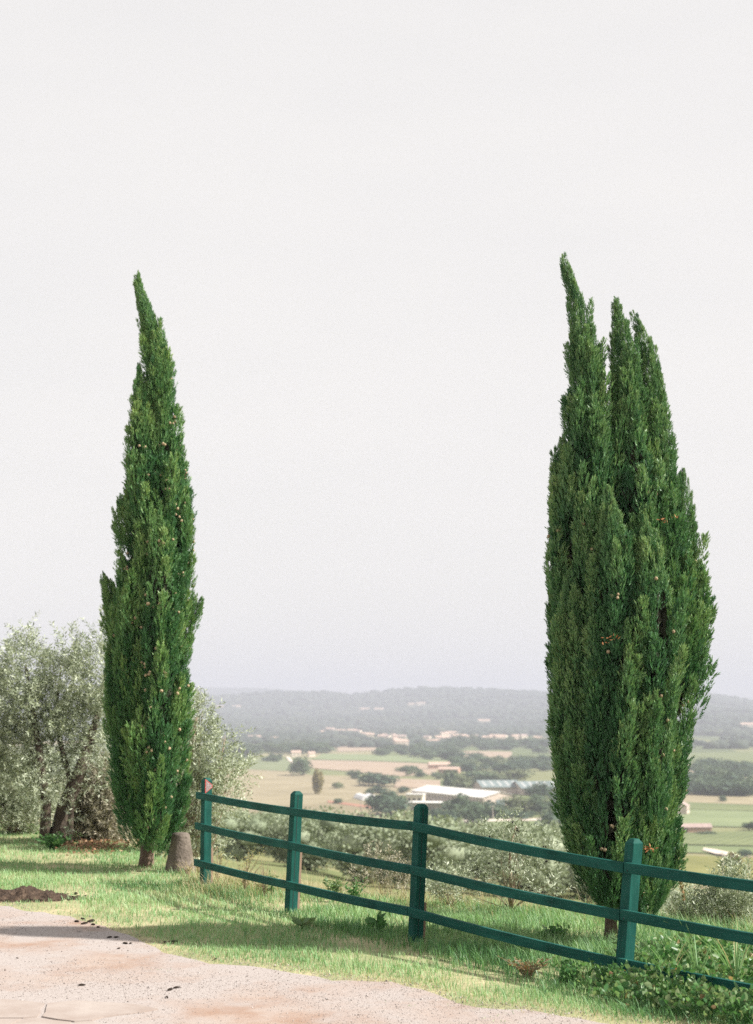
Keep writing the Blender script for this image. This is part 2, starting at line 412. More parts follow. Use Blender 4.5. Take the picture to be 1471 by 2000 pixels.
def ground_mat():
    """soil and sward near by; pasture and wooded ground further out, by height and noise"""
    m, n, l = nt('ground')
    out = n.new('ShaderNodeOutputMaterial'); tc = n.new('ShaderNodeTexCoord')
    def noise(s, d=6):
        q = n.new('ShaderNodeTexNoise'); q.inputs['Scale'].default_value = s; q.inputs['Detail'].default_value = d
        q.inputs['Roughness'].default_value = .68
        l.new(tc.outputs['Object'], q.inputs['Vector']); return q
    near = ramp(n, [(.25, (.17, .185, .1)), (.45, (.28, .28, .155)), (.6, (.38, .345, .21)), (.78, (.48, .395, .28))])
    l.new(noise(1.3, 9).outputs['Fac'], near.inputs[0])
    slope = ramp(n, [(.3, (.10, .125, .055)), (.45, (.16, .18, .08)), (.57, (.23, .21, .115)), (.68, (.26, .17, .105))])
    l.new(noise(.05, 8).outputs['Fac'], slope.inputs[0])
    vor = n.new('ShaderNodeTexVoronoi'); vor.inputs['Scale'].default_value = .0052
    mp = n.new('ShaderNodeMapping'); mp.inputs['Scale'].default_value = (1, .45, 1)
    l.new(tc.outputs['Object'], mp.inputs[0]); l.new(mp.outputs[0], vor.inputs['Vector'])
    sep = n.new('ShaderNodeSeparateColor'); l.new(vor.outputs['Color'], sep.inputs[0])
    plain = ramp(n, [(0, (.085, .105, .05)), (.35, (.12, .15, .065)), (.55, (.2, .2, .1)), (.75, (.16, .17, .08)), (.92, (.28, .24, .15))])
    l.new(sep.outputs[0], plain.inputs[0])
    wood = ramp(n, [(.3, (.022, .034, .026)), (.6, (.036, .048, .036)), (.8, (.085, .09, .06))])
    l.new(noise(.012, 9).outputs['Fac'], wood.inputs[0])
    geo = n.new('ShaderNodeNewGeometry'); sx = n.new('ShaderNodeSeparateXYZ'); l.new(geo.outputs['Position'], sx.inputs[0])
    def step(sock, a, b):
        q = n.new('ShaderNodeMapRange'); q.inputs[1].default_value = a; q.inputs[2].default_value = b
        l.new(sock, q.inputs[0]); return q.outputs[0]
    ln = n.new('ShaderNodeVectorMath'); ln.operation = 'LENGTH'; l.new(geo.outputs['Position'], ln.inputs[0])
    def mix(f, a, b):
        q = n.new('ShaderNodeMix'); q.data_type = 'RGBA'
        l.new(f, q.inputs[0]); l.new(a, q.inputs[6]); l.new(b, q.inputs[7]); return q.outputs[2]
    c = mix(step(ln.outputs['Value'], 26, 60), near.outputs[0], slope.outputs[0])
    c = mix(step(ln.outputs['Value'], 620, 720), c, plain.outputs[0])
    c = mix(step(ln.outputs['Value'], 2900, 3600), c, wood.outputs[0])
    p = n.new('ShaderNodeBsdfPrincipled'); p.inputs['Roughness'].default_value = .95; p.inputs['Specular IOR Level'].default_value = .1
    b = n.new('ShaderNodeBump'); b.inputs['Strength'].default_value = .6; b.inputs['Distance'].default_value = .03
    l.new(noise(22, 6).outputs['Fac'], b.inputs['Height']); l.new(b.outputs[0], p.inputs['Normal'])
    l.new(c, p.inputs['Base Color']); l.new(p.outputs[0], out.inputs[0])
    return m

def build_ground():
    rs = np.concatenate([[0.0], np.geomspace(.6, 12000, 520)])
    fr = np.radians(np.arange(-24, 24.01, .36)); bk = np.radians(np.arange(28, 332.1, 4.0))
    th = np.concatenate([fr, bk])
    R, A = np.meshgrid(rs, th, indexing='ij')
    X, Y = R * np.sin(A), R * np.cos(A)
    Z = terrain(X, Y)
    V = np.stack([X, Y, Z], -1).reshape(-1, 3)
    nr, na = len(rs), len(th)
    i, j = np.meshgrid(np.arange(1, nr - 1), np.arange(na), indexing='ij')
    j2 = (j + 1) % na
    Fq = np.stack([i * na + j, (i + 1) * na + j, (i + 1) * na + j2, i * na + j2], -1).reshape(-1, 4)
    cap = np.array([[0, na + k, na + (k + 1) % na, na + (k + 1) % na] for k in range(na)])
    me = mesh_data('ground', V, Fq[:, ::-1], ground_mat(), smooth=True)
    o = obj('ground', me)
    struct(o, 'hillside falling away from the fence to a wide valley and wooded hills', 'ground')
    mb = MB(); mb.add([(0, 0, 0)] + [tuple(V[na + k]) for k in range(na)], [(0, 1 + (k + 1) % na, 1 + k) for k in range(na)])
    return o
build_ground()

def road_mat():
    m, n, l = nt('pale_gravel_road')
    out = n.new('ShaderNodeOutputMaterial'); tc = n.new('ShaderNodeTexCoord')
    def noise(s, d=6, ro=.65):
        q = n.new('ShaderNodeTexNoise'); q.inputs['Scale'].default_value = s; q.inputs['Detail'].default_value = d
        q.inputs['Roughness'].default_value = ro
        l.new(tc.outputs['Object'], q.inputs['Vector']); return q.outputs['Fac']
    base = ramp(n, [(.3, (.265, .228, .21)), (.5, (.33, .293, .275)), (.7, (.395, .36, .343))]); l.new(noise(60, 8, .8), base.inputs[0])
    dust = ramp(n, [(.4, (.27, .18, .135)), (.6, (.33, .265, .228))]); l.new(noise(2.2, 5), dust.inputs[0])
    f = n.new('ShaderNodeMapRange'); f.inputs[1].default_value = .46; f.inputs[2].default_value = .64; l.new(noise(.75, 6), f.inputs[0])
    mx = n.new('ShaderNodeMix'); mx.data_type = 'RGBA'
    l.new(f.outputs[0], mx.inputs[0]); l.new(base.outputs[0], mx.inputs[6]); l.new(dust.outputs[0], mx.inputs[7])
    p = n.new('ShaderNodeBsdfPrincipled'); p.inputs['Roughness'].default_value = .92; p.inputs['Specular IOR Level'].default_value = .2
    b = n.new('ShaderNodeBump'); b.inputs['Strength'].default_value = .5; b.inputs['Distance'].default_value = .012
    l.new(noise(75, 5, .7), b.inputs['Height']); l.new(b.outputs[0], p.inputs['Normal'])
    l.new(mx.outputs[2], p.inputs['Base Color']); l.new(p.outputs[0], out.inputs[0])
    return m

def slab_mat():
    m, n, l = nt('worn_concrete')
    out = n.new('ShaderNodeOutputMaterial'); tc = n.new('ShaderNodeTexCoord')
    def noise(s, d=6, ro=.65):
        q = n.new('ShaderNodeTexNoise'); q.inputs['Scale'].default_value = s; q.inputs['Detail'].default_value = d
        q.inputs['Roughness'].default_value = ro
        l.new(tc.outputs['Object'], q.inputs['Vector']); return q
    base = ramp(n, [(.3, (.255, .205, .178)), (.5, (.305, .26, .234)), (.72, (.355, .315, .287))]); l.new(noise(2.6, 9).outputs['Fac'], base.inputs[0])
    p = n.new('ShaderNodeBsdfPrincipled'); p.inputs['Roughness'].default_value = .9; p.inputs['Specular IOR Level'].default_value = .2
    b = n.new('ShaderNodeBump'); b.inputs['Strength'].default_value = .4; b.inputs['Distance'].default_value = .006
    l.new(noise(50, 6).outputs['Fac'], b.inputs['Height']); l.new(b.outputs[0], p.inputs['Normal'])
    l.new(base.outputs[0], p.inputs['Base Color']); l.new(p.outputs[0], out.inputs[0])
    return m

def build_road():
    xs = np.linspace(-38, 18, 561)
    top = road_y(xs) + (fbm(xs * 2.2, xs * 0, 21) - .5) * .42 + (fbm(xs * 9, xs * 0, 22) - .5) * .22
    V, Fq = [], []
    ys = np.array([-30, -5, 2, 5, 7, 8.2])
    for x, t in zip(xs, top):
        for k in np.linspace(0, 1, 8): V.append((x, -30 + (t + 30) * k, .006))
    for i in range(len(xs) - 1):
        for j in range(7):
            a = i * 8 + j; Fq.append((a, a + 8, a + 9, a + 1))
    o = obj('road', mesh_data('road', V, np.array(Fq), road_mat()))
    struct(o, 'pale gravel road with dusty ochre patches in front of the grass verge', 'road')
    # cracked concrete slab pieces worn through the gravel at the lower left, each its own piece
    mt = slab_mat()
    cells = {}
    rnd = random.Random(3)
    c0 = gr(-30, 2030)
    seeds = [(c0[0] + rnd.uniform(-2.4, 1.6), c0[1] + rnd.uniform(-2.4, 1.9)) for _ in range(110)]
    def clip(poly, mx_, my_, nx, ny):
        res = []
        for i in range(len(poly)):
            p, q = poly[i], poly[(i + 1) % len(poly)]
            dp = (p[0] - mx_) * nx + (p[1] - my_) * ny; dq = (q[0] - mx_) * nx + (q[1] - my_) * ny
            if dp <= 0: res.append(p)
            if dp * dq < 0:
                t = dp / (dp - dq); res.append((p[0] + (q[0] - p[0]) * t, p[1] + (q[1] - p[1]) * t))
        return res
    for i, (sx, sy) in enumerate(seeds):
        if (sx - c0[0] + .3) ** 2 / 1.7 + (sy - c0[1] + .6) ** 2 / 3.2 > 1: continue
        poly = [(sx - 1.3, sy - 1.3), (sx + 1.3, sy - 1.3), (sx + 1.3, sy + 1.3), (sx - 1.3, sy + 1.3)]
        for j, (tx, ty) in enumerate(seeds):
            if i == j: continue
            dx, dy = tx - sx, ty - sy; d = math.hypot(dx, dy)
            poly = clip(poly, sx + dx * .5 - dx / d * .011, sy + dy * .5 - dy / d * .011, dx, dy)
            if len(poly) < 3: break
        if len(poly) < 3: continue
        pts = []
        for a in range(len(poly)):                                   # ragged edges
            p, q = poly[a], poly[(a + 1) % len(poly)]
            L = math.hypot(q[0] - p[0], q[1] - p[1]); k = max(1, int(L / .09))
            for s in range(k):
                t = s / k; px, py = p[0] + (q[0] - p[0]) * t, p[1] + (q[1] - p[1]) * t
                w = (float(fbm(px * 5, py * 5, 31)) - .5) * .11
                w2 = (float(fbm(px * 5, py * 5, 35)) - .5) * .11
                pts.append((px + w, py + w2))
        cx = sum(p[0] for p in pts) / len(pts); cy = sum(p[1] for p in pts) / len(pts)
        h = .012 + rnd.uniform(0, .003); n_ = len(pts)
        V = [(px, py, .0062) for px, py in pts] + [(cx + (px - cx) * .995, cy + (py - cy) * .995, h) for px, py in pts] + [(cx, cy, h + .001)]
        Fc = [(a, (a + 1) % n_, n_ + (a + 1) % n_, n_ + a) for a in range(n_)] + [(n_ + a, n_ + (a + 1) % n_, 2 * n_) for a in range(n_)]
        obj('concrete_slab', mesh_data('concrete_slab', V, Fc, mt), o)
    return o
ROAD = build_road()

def proto_leaf(w=.18, fold=.1):
    """unit leaf along +z, slightly folded: two quads"""
    V = np.array([(0, 0, 0), (w, fold * w * 2, .4), (0, 0, 1), (-w, fold * w * 2, .4)], float)
    return V, np.array([[0, 1, 2, 3]])

# gravel pebbles
def build_gravel():
    ph = (1 + 5 ** .5) / 2
    V = np.array([(1, -.6, -.4), (-.1, 1, -.5), (-1, -.5, -.3), (.1, 0, .8)], float)
    Fc = np.array([[0, 1, 3], [1, 2, 3], [2, 0, 3], [0, 2, 1]])
    N = 150000
    y = RNG.uniform(6.5, 14.5, N); x = RNG.uniform(-.33, .3, N) * y
    keep = (y < road_y(x) + .25) & (fbm(x * 1.1, y * 1.1, 41) + RNG.uniform(-.2, .2, N) > .42)
    c0 = gr(-30, 2030)
    keep &= ((x - c0[0] + .3) ** 2 / 1.7 + (y - c0[1] + .6) ** 2 / 3.2 > RNG.uniform(.6, 1.5, N))
    x, y = x[keep], y[keep]; N = len(x)
    s = RNG.lognormal(math.log(.0034), .42, N)
    Mx = frames(rdir(N), RNG.uniform(0, 6, N))
    S = np.stack([s, s * RNG.uniform(.6, 1, N), s * RNG.uniform(.4, .8, N)], 1)
    P, FF = inst(V, Fc, Mx, np.stack([x, y, .006 + s * .1], 1), S)
    o = obj('gravel', mesh_data('gravel', P, FF, M['gravel_stone']))
    tag(o, 'loose pale gravel stones strewn over the road', 'gravel', kind='stuff')
build_gravel()

# ------------------------------------------------------------------ fence
POST_Y = [15.6, 13.6, 11.9, 10.1]
POST_PX = [((401, 1720), (404, 1519)), ((567, 1770), (580, 1545)), ((810, 1825), (823, 1570)), ((1213, 1903), (1239, 1638))]
RAIL_V = [(1548, 1608, 1680), (1577, 1643, 1720), (1605, 1690, 1772), (1685, 1778, 1871)]
PS = .088
fdir = np.array([.542, -.84, 0]); fnor = np.array([-.84, -.542, 0])

def build_fence():
    root = thing('wooden_fence', 'dark green three-rail wooden fence running along the grass bank', 'fence', at(810, 1825, 11.9) * [1, 1, 0])
    o0 = np.array(root.location)
    posts = []
    for (b, t), Y in zip(POST_PX, POST_Y):
        pb, pt = at(*b, Y), at(*t, Y)
        pb[2] = -.1
        posts.append((pb, pt))
    step = posts[3][0] - posts[2][0]
    b5 = posts[3][0] + step * [1, 1, 0]; t5 = posts[3][1] + step * [1, 1, 0]
    posts.append((b5, t5))
    mats = M['paint']
    for i, (pb, pt) in enumerate(posts):
        a, b = fdir * PS / 2, fnor * PS / 2
        ch = .018
        axis = (pt - pb)
        up = pt - axis / np.linalg.norm(axis) * .028
        ring = lambda c, k: [c - a * k - b * k, c + a * k - b * k, c + a * k + b * k, c - a * k + b * k]
        V = ring(pb, 1) + ring(pb * .5 + up * .5 , .995) + ring(up, .985) + ring(pt, .52)
        Fc = [(3, 2, 1, 0)]
        for k in range(3):
            for q in range(4):
                Fc.append((k * 4 + q, k * 4 + (q + 1) % 4, k * 4 + 4 + (q + 1) % 4, k * 4 + 4 + q))
        Fc.append((12, 13, 14, 15))
        me = mesh_data('post', np.array(V) - pb, [f[::-1] for f in Fc], mats)
        po = obj('post', me, root, pb - o0)
        bev = po.modifiers.new('bevel', 'BEVEL'); bev.width = .004; bev.segments = 2
        # split seam down the right face
        if i in (1, 2):
            s0 = pb + (pt - pb) * .12 + fdir * (PS / 2 + .0007) + fnor * .008
            s1 = pb + (pt - pb) * .965 + fdir * (PS / 2 * .985 + .0007) + fnor * .008
            mb = MB(); w = fnor * .0022
            mb.add([s0 - w - pb, s0 + w - pb, s1 + w - pb, s1 - w - pb], [(0, 1, 2, 3)])
            mb.build('drying_crack', M['dark_void'], po)
        # bare stake behind the post
        if i < 3:
            c = pb + fdir * .02 - fnor * (PS / 2 + .013)
            mb = MB(); hgt = [.38, .6, .3][i]
            lean = (pt - pb) / np.linalg.norm(pt - pb)
            c2 = c + lean * (hgt + .1)
            aa, bb = fdir * .016, fnor * .012
            mb.add([p - c for p in (c - aa - bb, c + aa - bb, c + aa + bb, c - aa + bb, c2 - aa - bb, c2 + aa - bb, c2 + aa + bb, c2 - aa + bb)],
                   [(3, 2, 1, 0), (4, 5, 6, 7), (0, 1, 5, 4), (1, 2, 6, 5), (2, 3, 7, 6), (3, 0, 4, 7)])
            s = mb.build('stake', M['stake'], root, loc=c - o0)
            s['label'] = 'bare brown stake behind the green post'
    # rails
    rail_z = []
    for i in range(4):
        off = fnor * (PS / 2 + .016)
        row = []
        for v in RAIL_V[i]:
            Y = POST_Y[i] + off[1]
            u = POST_PX[i][0][0]
            row.append(at(u, v, Y)[2])
        rail_z.append(row)
    u5 = W / 2 + b5[0] / b5[1] * F
    rail_z.append([at(u5, v, b5[1])[2] for v in (1759, 1873, 1978)])
    def node(i, k):
        pb, pt = posts[i]
        z = rail_z[i][k]
        t = (z - pb[2]) / (pt[2] - pb[2])
        c = pb + (pt - pb) * t + fnor * (PS / 2 + .0165)
        c[2] = z
        return c
    TH, HT = .03, .07
    def rail(pts, k):
        pts = [np.array(p) for p in pts]
        V, Fc = [], []
        for p in pts:
            h = HT
            for (dn, dz) in ((-1, 0), (1, 0), (1, -h), (-1, -h)):
                V.append(p + fnor * TH / 2 * dn + np.array([0, 0, dz]))
        n = len(pts)
        for i in range(n - 1):
            for q in range(4):
                Fc.append((i * 4 + q, i * 4 + (q + 1) % 4, i * 4 + 4 + (q + 1) % 4, i * 4 + 4 + q))
        Fc.append((3, 2, 1, 0)); Fc.append(tuple((n - 1) * 4 + q for q in range(4)))
        org = pts[0]
        me = mesh_data('rail', np.array(V) - org, [f[::-1] for f in Fc], M['paint_rail'])
        ro = obj('rail', me, root, org - o0)
        bv = ro.modifiers.new('bevel', 'BEVEL'); bv.width = .003; bv.segments = 2
    def sag(a, b, n=6, s=.012):
        return [a + (b - a) * t - np.array([0, 0, s * 4 * t * (1 - t)]) + fnor * 0 for t in np.linspace(0, 1, n)]
    for k in range(3):
        n0, n1, n2, n3, n4 = (node(i, k) for i in range(5))
        d01 = (n1 - n0) / np.linalg.norm(n1 - n0); d12 = (n2 - n1) / np.linalg.norm(n2 - n1)
        d23 = (n3 - n2) / np.linalg.norm(n3 - n2); d34 = (n4 - n3) / np.linalg.norm(n4 - n3)
        s0 = n0 - d01 * (.13 + .015 * k)
        rail([s0] + sag(n0, n1, 6, .008) + sag(n1, n2 - d12 * .027, 6, .008)[1:], k)
        a = n2 - d23 * .02
        rail([a] + sag(n2, n3, 6, .012)[0:-1] + [n3 - d23 * .012], k)
        a = n3 - d34 * .004 + np.array([0, 0, .008 if k == 1 else .004])
        rail(sag(a, n4 + d34 * .3, 6, .01), k)
    nail_me = MB().tube([(0, 0, -.002), (0, 0, .0015)], [.0045, .004], 8).data('nail', M['dark_void'])
    from mathutils import Matrix
    rotn = Vector(fnor).to_track_quat('Z', 'Y').to_euler()
    for i in range(4):
        for k in range(3):
            c = node(i, k) + fnor * (TH / 2 + .0006)
            for du, dz in ((-.022 if i in (2, 3) else -.012, -.02), (.03, -.05)):
                no_ = obj('nail', nail_me, root, c + fdir * (du - (.03 if i in (2, 3) and du < 0 else 0)) + np.array([0, 0, dz]) - o0)
                no_.rotation_euler = rotn
    # triangular reflector on the end post
    pb, pt = posts[0]
    ax = (pt - pb) / np.linalg.norm(pt - pb)
    c = pt - ax * .085 + fdir * (PS / 2 + .004)
    s = -fnor
    def tri(k, d, t):
        P = [c + fnor * .042 * k + ax * .075 * k, c + fnor * .042 * k - ax * .075 * k, c + s * .04 * k - ax * .014 * k, c + s * .04 * k + ax * .014 * k]
        return [p + fdir * d for p in P] + [p + fdir * (d + t) for p in P]
    FB = [(0, 1, 2, 3), (7, 6, 5, 4), (0, 4, 5, 1), (1, 5, 6, 2), (2, 6, 7, 3), (3, 7, 4, 0)]
    rf = obj('reflector', mesh_data('reflector', np.array(tri(1, 0, .006)) - c, FB, M['reflector_red']), root, c - o0)
    rf['label'] = 'red-edged triangular reflector on the end post'
    obj('reflector_face', mesh_data('reflector_face', np.array(tri(.8, .0062, .002)) - c, FB, M['reflector_face']), rf)
    return root
build_fence()

# ------------------------------------------------------------------ cypresses
def plume_proto(seed, tw=96):
    """upright feathery spray, one unit tall: short twigs covered in narrow scale leaves"""
    r = np.random.default_rng(seed)
    V, Fc, T = [], [], []
    for i in range(tw):
        s = r.uniform(0, 1) ** .85
        rad = .15 * min(1, (1 - s) ** .75 * (.55 + 1.2 * min(s, .4))) * r.uniform(.3, 1) ** .6 + .006
        ph = r.uniform(0, 2 * np.pi)
        p = np.array([np.cos(ph) * rad, np.sin(ph) * rad, s * .9])
        d = np.array([np.cos(ph) * .36, np.sin(ph) * .36, 1.0]) + r.normal(size=3) * .13
        d /= np.linalg.norm(d)
        L = r.uniform(.12, .2) * (1 - .3 * s)
        side = np.cross(d, r.normal(size=3)); side /= np.linalg.norm(side)
        for k in range(6):
            t = k / 6
            b = p + d * L * t
            sd = side * (1 if k % 2 else -1) * (.42 if k < 5 else .05) + r.normal(size=3) * .12
            e = b + (d * .95 + sd) * L * .5 * (1 - .3 * t)
            w = np.cross(e - b, r.normal(size=3)); w /= np.linalg.norm(w); w *= .0115
            i0 = len(V); V += [b - w, b + w, e]; Fc.append((i0, i0 + 1, i0 + 2))
            q = .05 + .5 * s ** 1.2 + .35 * (rad / .15)
            T += [q * .85 + .1 * t, q * .85 + .1 * t, q + .25]
    return np.array(V), np.array(Fc), np.clip(np.array(T), 0, 1)

PLUMES = [plume_proto(100 + i) for i in range(6)]

def resample(prof, Y, dz=.02):
    """(v, left, right) outline rows -> z, centre x, radius"""
    z = np.array([at(700, v, Y)[2] for v, a, b in prof])
    cx = np.array([at((a + b) / 2, v, Y)[0] for v, a, b in prof])
    r = np.array([at(b, v, Y)[0] - at(a, v, Y)[0] for v, a, b in prof]) / 2
    zz = np.arange(z.min(), z.max(), dz)
    o = np.argsort(z)
    return zz, np.interp(zz, z[o], cx[o]), np.maximum(np.interp(zz, z[o], r[o]), .012)

def cypress(name, label, base, lobes, Y, mat, per_m2, trunk, cones, plume_len=(.3, .62), inset=.05):
    """lobes: (outline rows, depth offset)"""
    root = thing(name, label, 'cypress tree', base)
    parts, core, cone_at, tones = [], [], [], []
    data = [(resample(pf, Y + dy), dy) for pf, dy in lobes]
    for li, ((zz, cx, rr), dy) in enumerate(data):
        area = 2 * np.pi * rr * .02 + .005 * np.exp(-(rr / .13) ** 2)
        n = int(area.sum() * per_m2)
        i = RNG.choice(len(zz), n, p=area / area.sum())
        ph = RNG.uniform(0, 2 * np.pi, n)
        keep = (np.sin(ph) < .3) | (RNG.uniform(size=n) < .4)       # the far side a little thinner
        i, ph = i[keep], ph[keep]
        n0 = len(i)
        tz = np.arange(max(0, len(zz) - 92), len(zz), 2)             # evenly clothed leader at the top of each spire
        tz = np.concatenate([np.repeat(q, int(np.clip(math.ceil(rr[q] / .03), 1, 4))) for q in tz if rr[q] < .17] + [np.zeros(0, int)]).astype(int)
        i = np.concatenate([i, tz]); ph = np.concatenate([ph, np.arange(len(tz)) * 2.4]); n = len(i)
        outer = (RNG.uniform(size=n) < .55) | (np.arange(n) >= n0)                            # outer sprays toned as sunlit, over a fuller inner layer painted shade-dark
        ins_ = np.minimum(inset, rr[i] * np.clip((rr[i] - .03) * 2.2, .12, .45))
        r = (rr[i] - ins_) * np.where(outer, np.clip(RNG.normal(.97, .06, n), .8, 1.08), np.clip(RNG.normal(.7, .1, n), .4, .9))
        rid = fbm(ph * rr[i] * 7 + 50 + li * 9, zz[i] * 1.1 + li * 5, 55, 2)
        groove = (rid < .42) & (rr[i] > .12) & outer & (RNG.uniform(size=n) < .85)
        r = np.minimum(r * np.where(rr[i] > .1, .88 + .22 * rid, 1), rr[i] - ins_ * .75)
        i, ph, r, outer = i[~groove], ph[~groove], r[~groove], outer[~groove]; n = len(i)
        sl = np.gradient(rr, zz)[i]; scx = np.gradient(cx, zz)[i]
        P = np.stack([cx[i] + np.cos(ph) * r, Y + dy + np.sin(ph) * r, zz[i]], 1)
        # skip what lies deep inside another lobe
        deep = np.zeros(n, bool)
        for lj, ((z2, c2, r2), dy2) in enumerate(data):
            if lj == li: continue
            ins = (P[:, 2] > z2[0]) & (P[:, 2] < z2[-1] - .1)
            q = np.hypot(P[:, 0] - np.interp(P[:, 2], z2, c2), P[:, 1] - Y - dy2) / np.interp(P[:, 2], z2, r2)
            deep |= ins & (q < .55)
        P, ph, sl, scx, i, outer = P[~deep], ph[~deep], sl[~deep], scx[~deep], i[~deep], outer[~deep]; n = len(P)
        sz = np.clip(rr[i] / .2, .45, 1)
        L = RNG.uniform(*plume_len, n) * sz
        L *= np.clip((zz[-1] - zz[i] + .12) / L, .35, 1)
        P[:, 2] -= L * .35
        tilt = np.clip(sl, -.6, .6) + .06
        low = np.clip((zz[i] - zz[0]) / .8, 0, 1)
        D = np.stack([np.cos(ph) * tilt * .8 + scx * .8, np.sin(ph) * tilt * .8, np.ones(n)], 1) + RNG.normal(size=(n, 3)) * .07
        D[:, :2] += np.stack([np.cos(ph), np.sin(ph)], 1) * (.07 + .15 * (1 - low))[:, None]
        fat = RNG.uniform(.75, 1.25, n) * np.where(rr[i] < .1, .85, 1)
        Mx = frames(D, RNG.uniform(0, 6.28, n))
        S = np.stack([L * fat, L * fat, L], 1)
        which = RNG.integers(0, len(PLUMES), n)
        for w in range(len(PLUMES)):
            k = which == w
            if k.any():
                parts.append(inst(PLUMES[w][0], PLUMES[w][1], Mx[k], P[k], S[k]))
                tones.append((PLUMES[w][2][None] * np.where(outer[k], RNG.uniform(.75, 1.4, k.sum()), RNG.uniform(.15, .45, k.sum()))[:, None]).ravel())  # shade painted into the inner sprays, sunlit brightness into the outer ones
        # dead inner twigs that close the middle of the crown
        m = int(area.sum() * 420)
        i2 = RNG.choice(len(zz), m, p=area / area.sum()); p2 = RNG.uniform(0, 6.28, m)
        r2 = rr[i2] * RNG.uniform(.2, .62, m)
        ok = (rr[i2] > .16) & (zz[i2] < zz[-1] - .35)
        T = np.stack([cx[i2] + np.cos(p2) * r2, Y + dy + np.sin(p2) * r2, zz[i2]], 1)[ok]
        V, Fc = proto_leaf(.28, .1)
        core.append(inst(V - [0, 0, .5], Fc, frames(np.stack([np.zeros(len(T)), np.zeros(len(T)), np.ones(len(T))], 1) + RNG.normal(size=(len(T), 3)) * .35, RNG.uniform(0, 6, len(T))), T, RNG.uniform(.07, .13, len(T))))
        nc = int(cones * area.sum())
        i3 = RNG.choice(len(zz), nc, p=area / area.sum()); p3 = RNG.uniform(-math.pi, 0.2, nc)
        cl = fbm(zz[i3] * 1.5 + li * 7, p3 * 1.5, 51)
        for q in range(nc):
            if rr[i3[q]] < .14 or cl[q] < .42: continue
            cone_at.append((cx[i3[q]] + math.cos(p3[q]) * (rr[i3[q]] - inset * .35) * .97, Y + dy + math.sin(p3[q]) * (rr[i3[q]] - inset * .35) * .97, zz[i3[q]], li))
    b = np.array(base)
    V, Fc = join(parts)
    cr = obj('crown', mesh_data('crown', V - b, Fc, mat), root)
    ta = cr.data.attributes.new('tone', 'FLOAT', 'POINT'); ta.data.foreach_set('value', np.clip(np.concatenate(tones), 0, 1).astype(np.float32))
    V, Fc = join(core)
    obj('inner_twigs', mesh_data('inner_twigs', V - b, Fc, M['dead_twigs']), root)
    mb = MB()
    pts, rad = trunk
    mb.tube([np.array(p) - b for p in pts], rad, 14, .16)
    mb.build('trunk', M['bark'], root, smooth=True)
    # cones: small lobed balls, each its own part
    cm = MB(); n_r, n_s = 6, 8
    rings = []
    for a in range(n_r + 1):
        th = math.pi * a / n_r
        for s_ in range(n_s):
            k = 1 + (.12 if (a + s_) % 2 else -.08)
            rings.append((math.sin(th) * math.cos(s_ * 6.283 / n_s) * k, math.sin(th) * math.sin(s_ * 6.283 / n_s) * k, math.cos(th) * 1.15))
    cm.add(rings, [(a * n_s + s_, (a + 1) * n_s + s_, (a + 1) * n_s + (s_ + 1) % n_s, a * n_s + (s_ + 1) % n_s) for a in range(n_r) for s_ in range(n_s)])
    cme = cm.data('cone', M['cone'], True)
    for p in cone_at:
        skip = False
        for lj, ((z2, c2, r2), dy2) in enumerate(data):
            if lj == p[3] or not (z2[0] < p[2] < z2[-1]): continue
            if math.hypot(p[0] - np.interp(p[2], z2, c2), p[1] - Y - dy2) < np.interp(p[2], z2, r2) * .85: skip = True
        if skip: continue
        for _ in range(random.choice((1, 1, 2, 3))):
            o = obj('cone', cme, root, np.array(p[:3]) - b + np.array([random.uniform(-.04, .04), random.uniform(-.03, .03), random.uniform(-.05, .03)]))
            s = random.uniform(.0105, .0155) * (1.2 if Y > 15 else 1); o.scale = (s, s, s); o.rotation_euler = (random.uniform(-1, 1), random.uniform(-1, 1), random.uniform(0, 6))
    return root

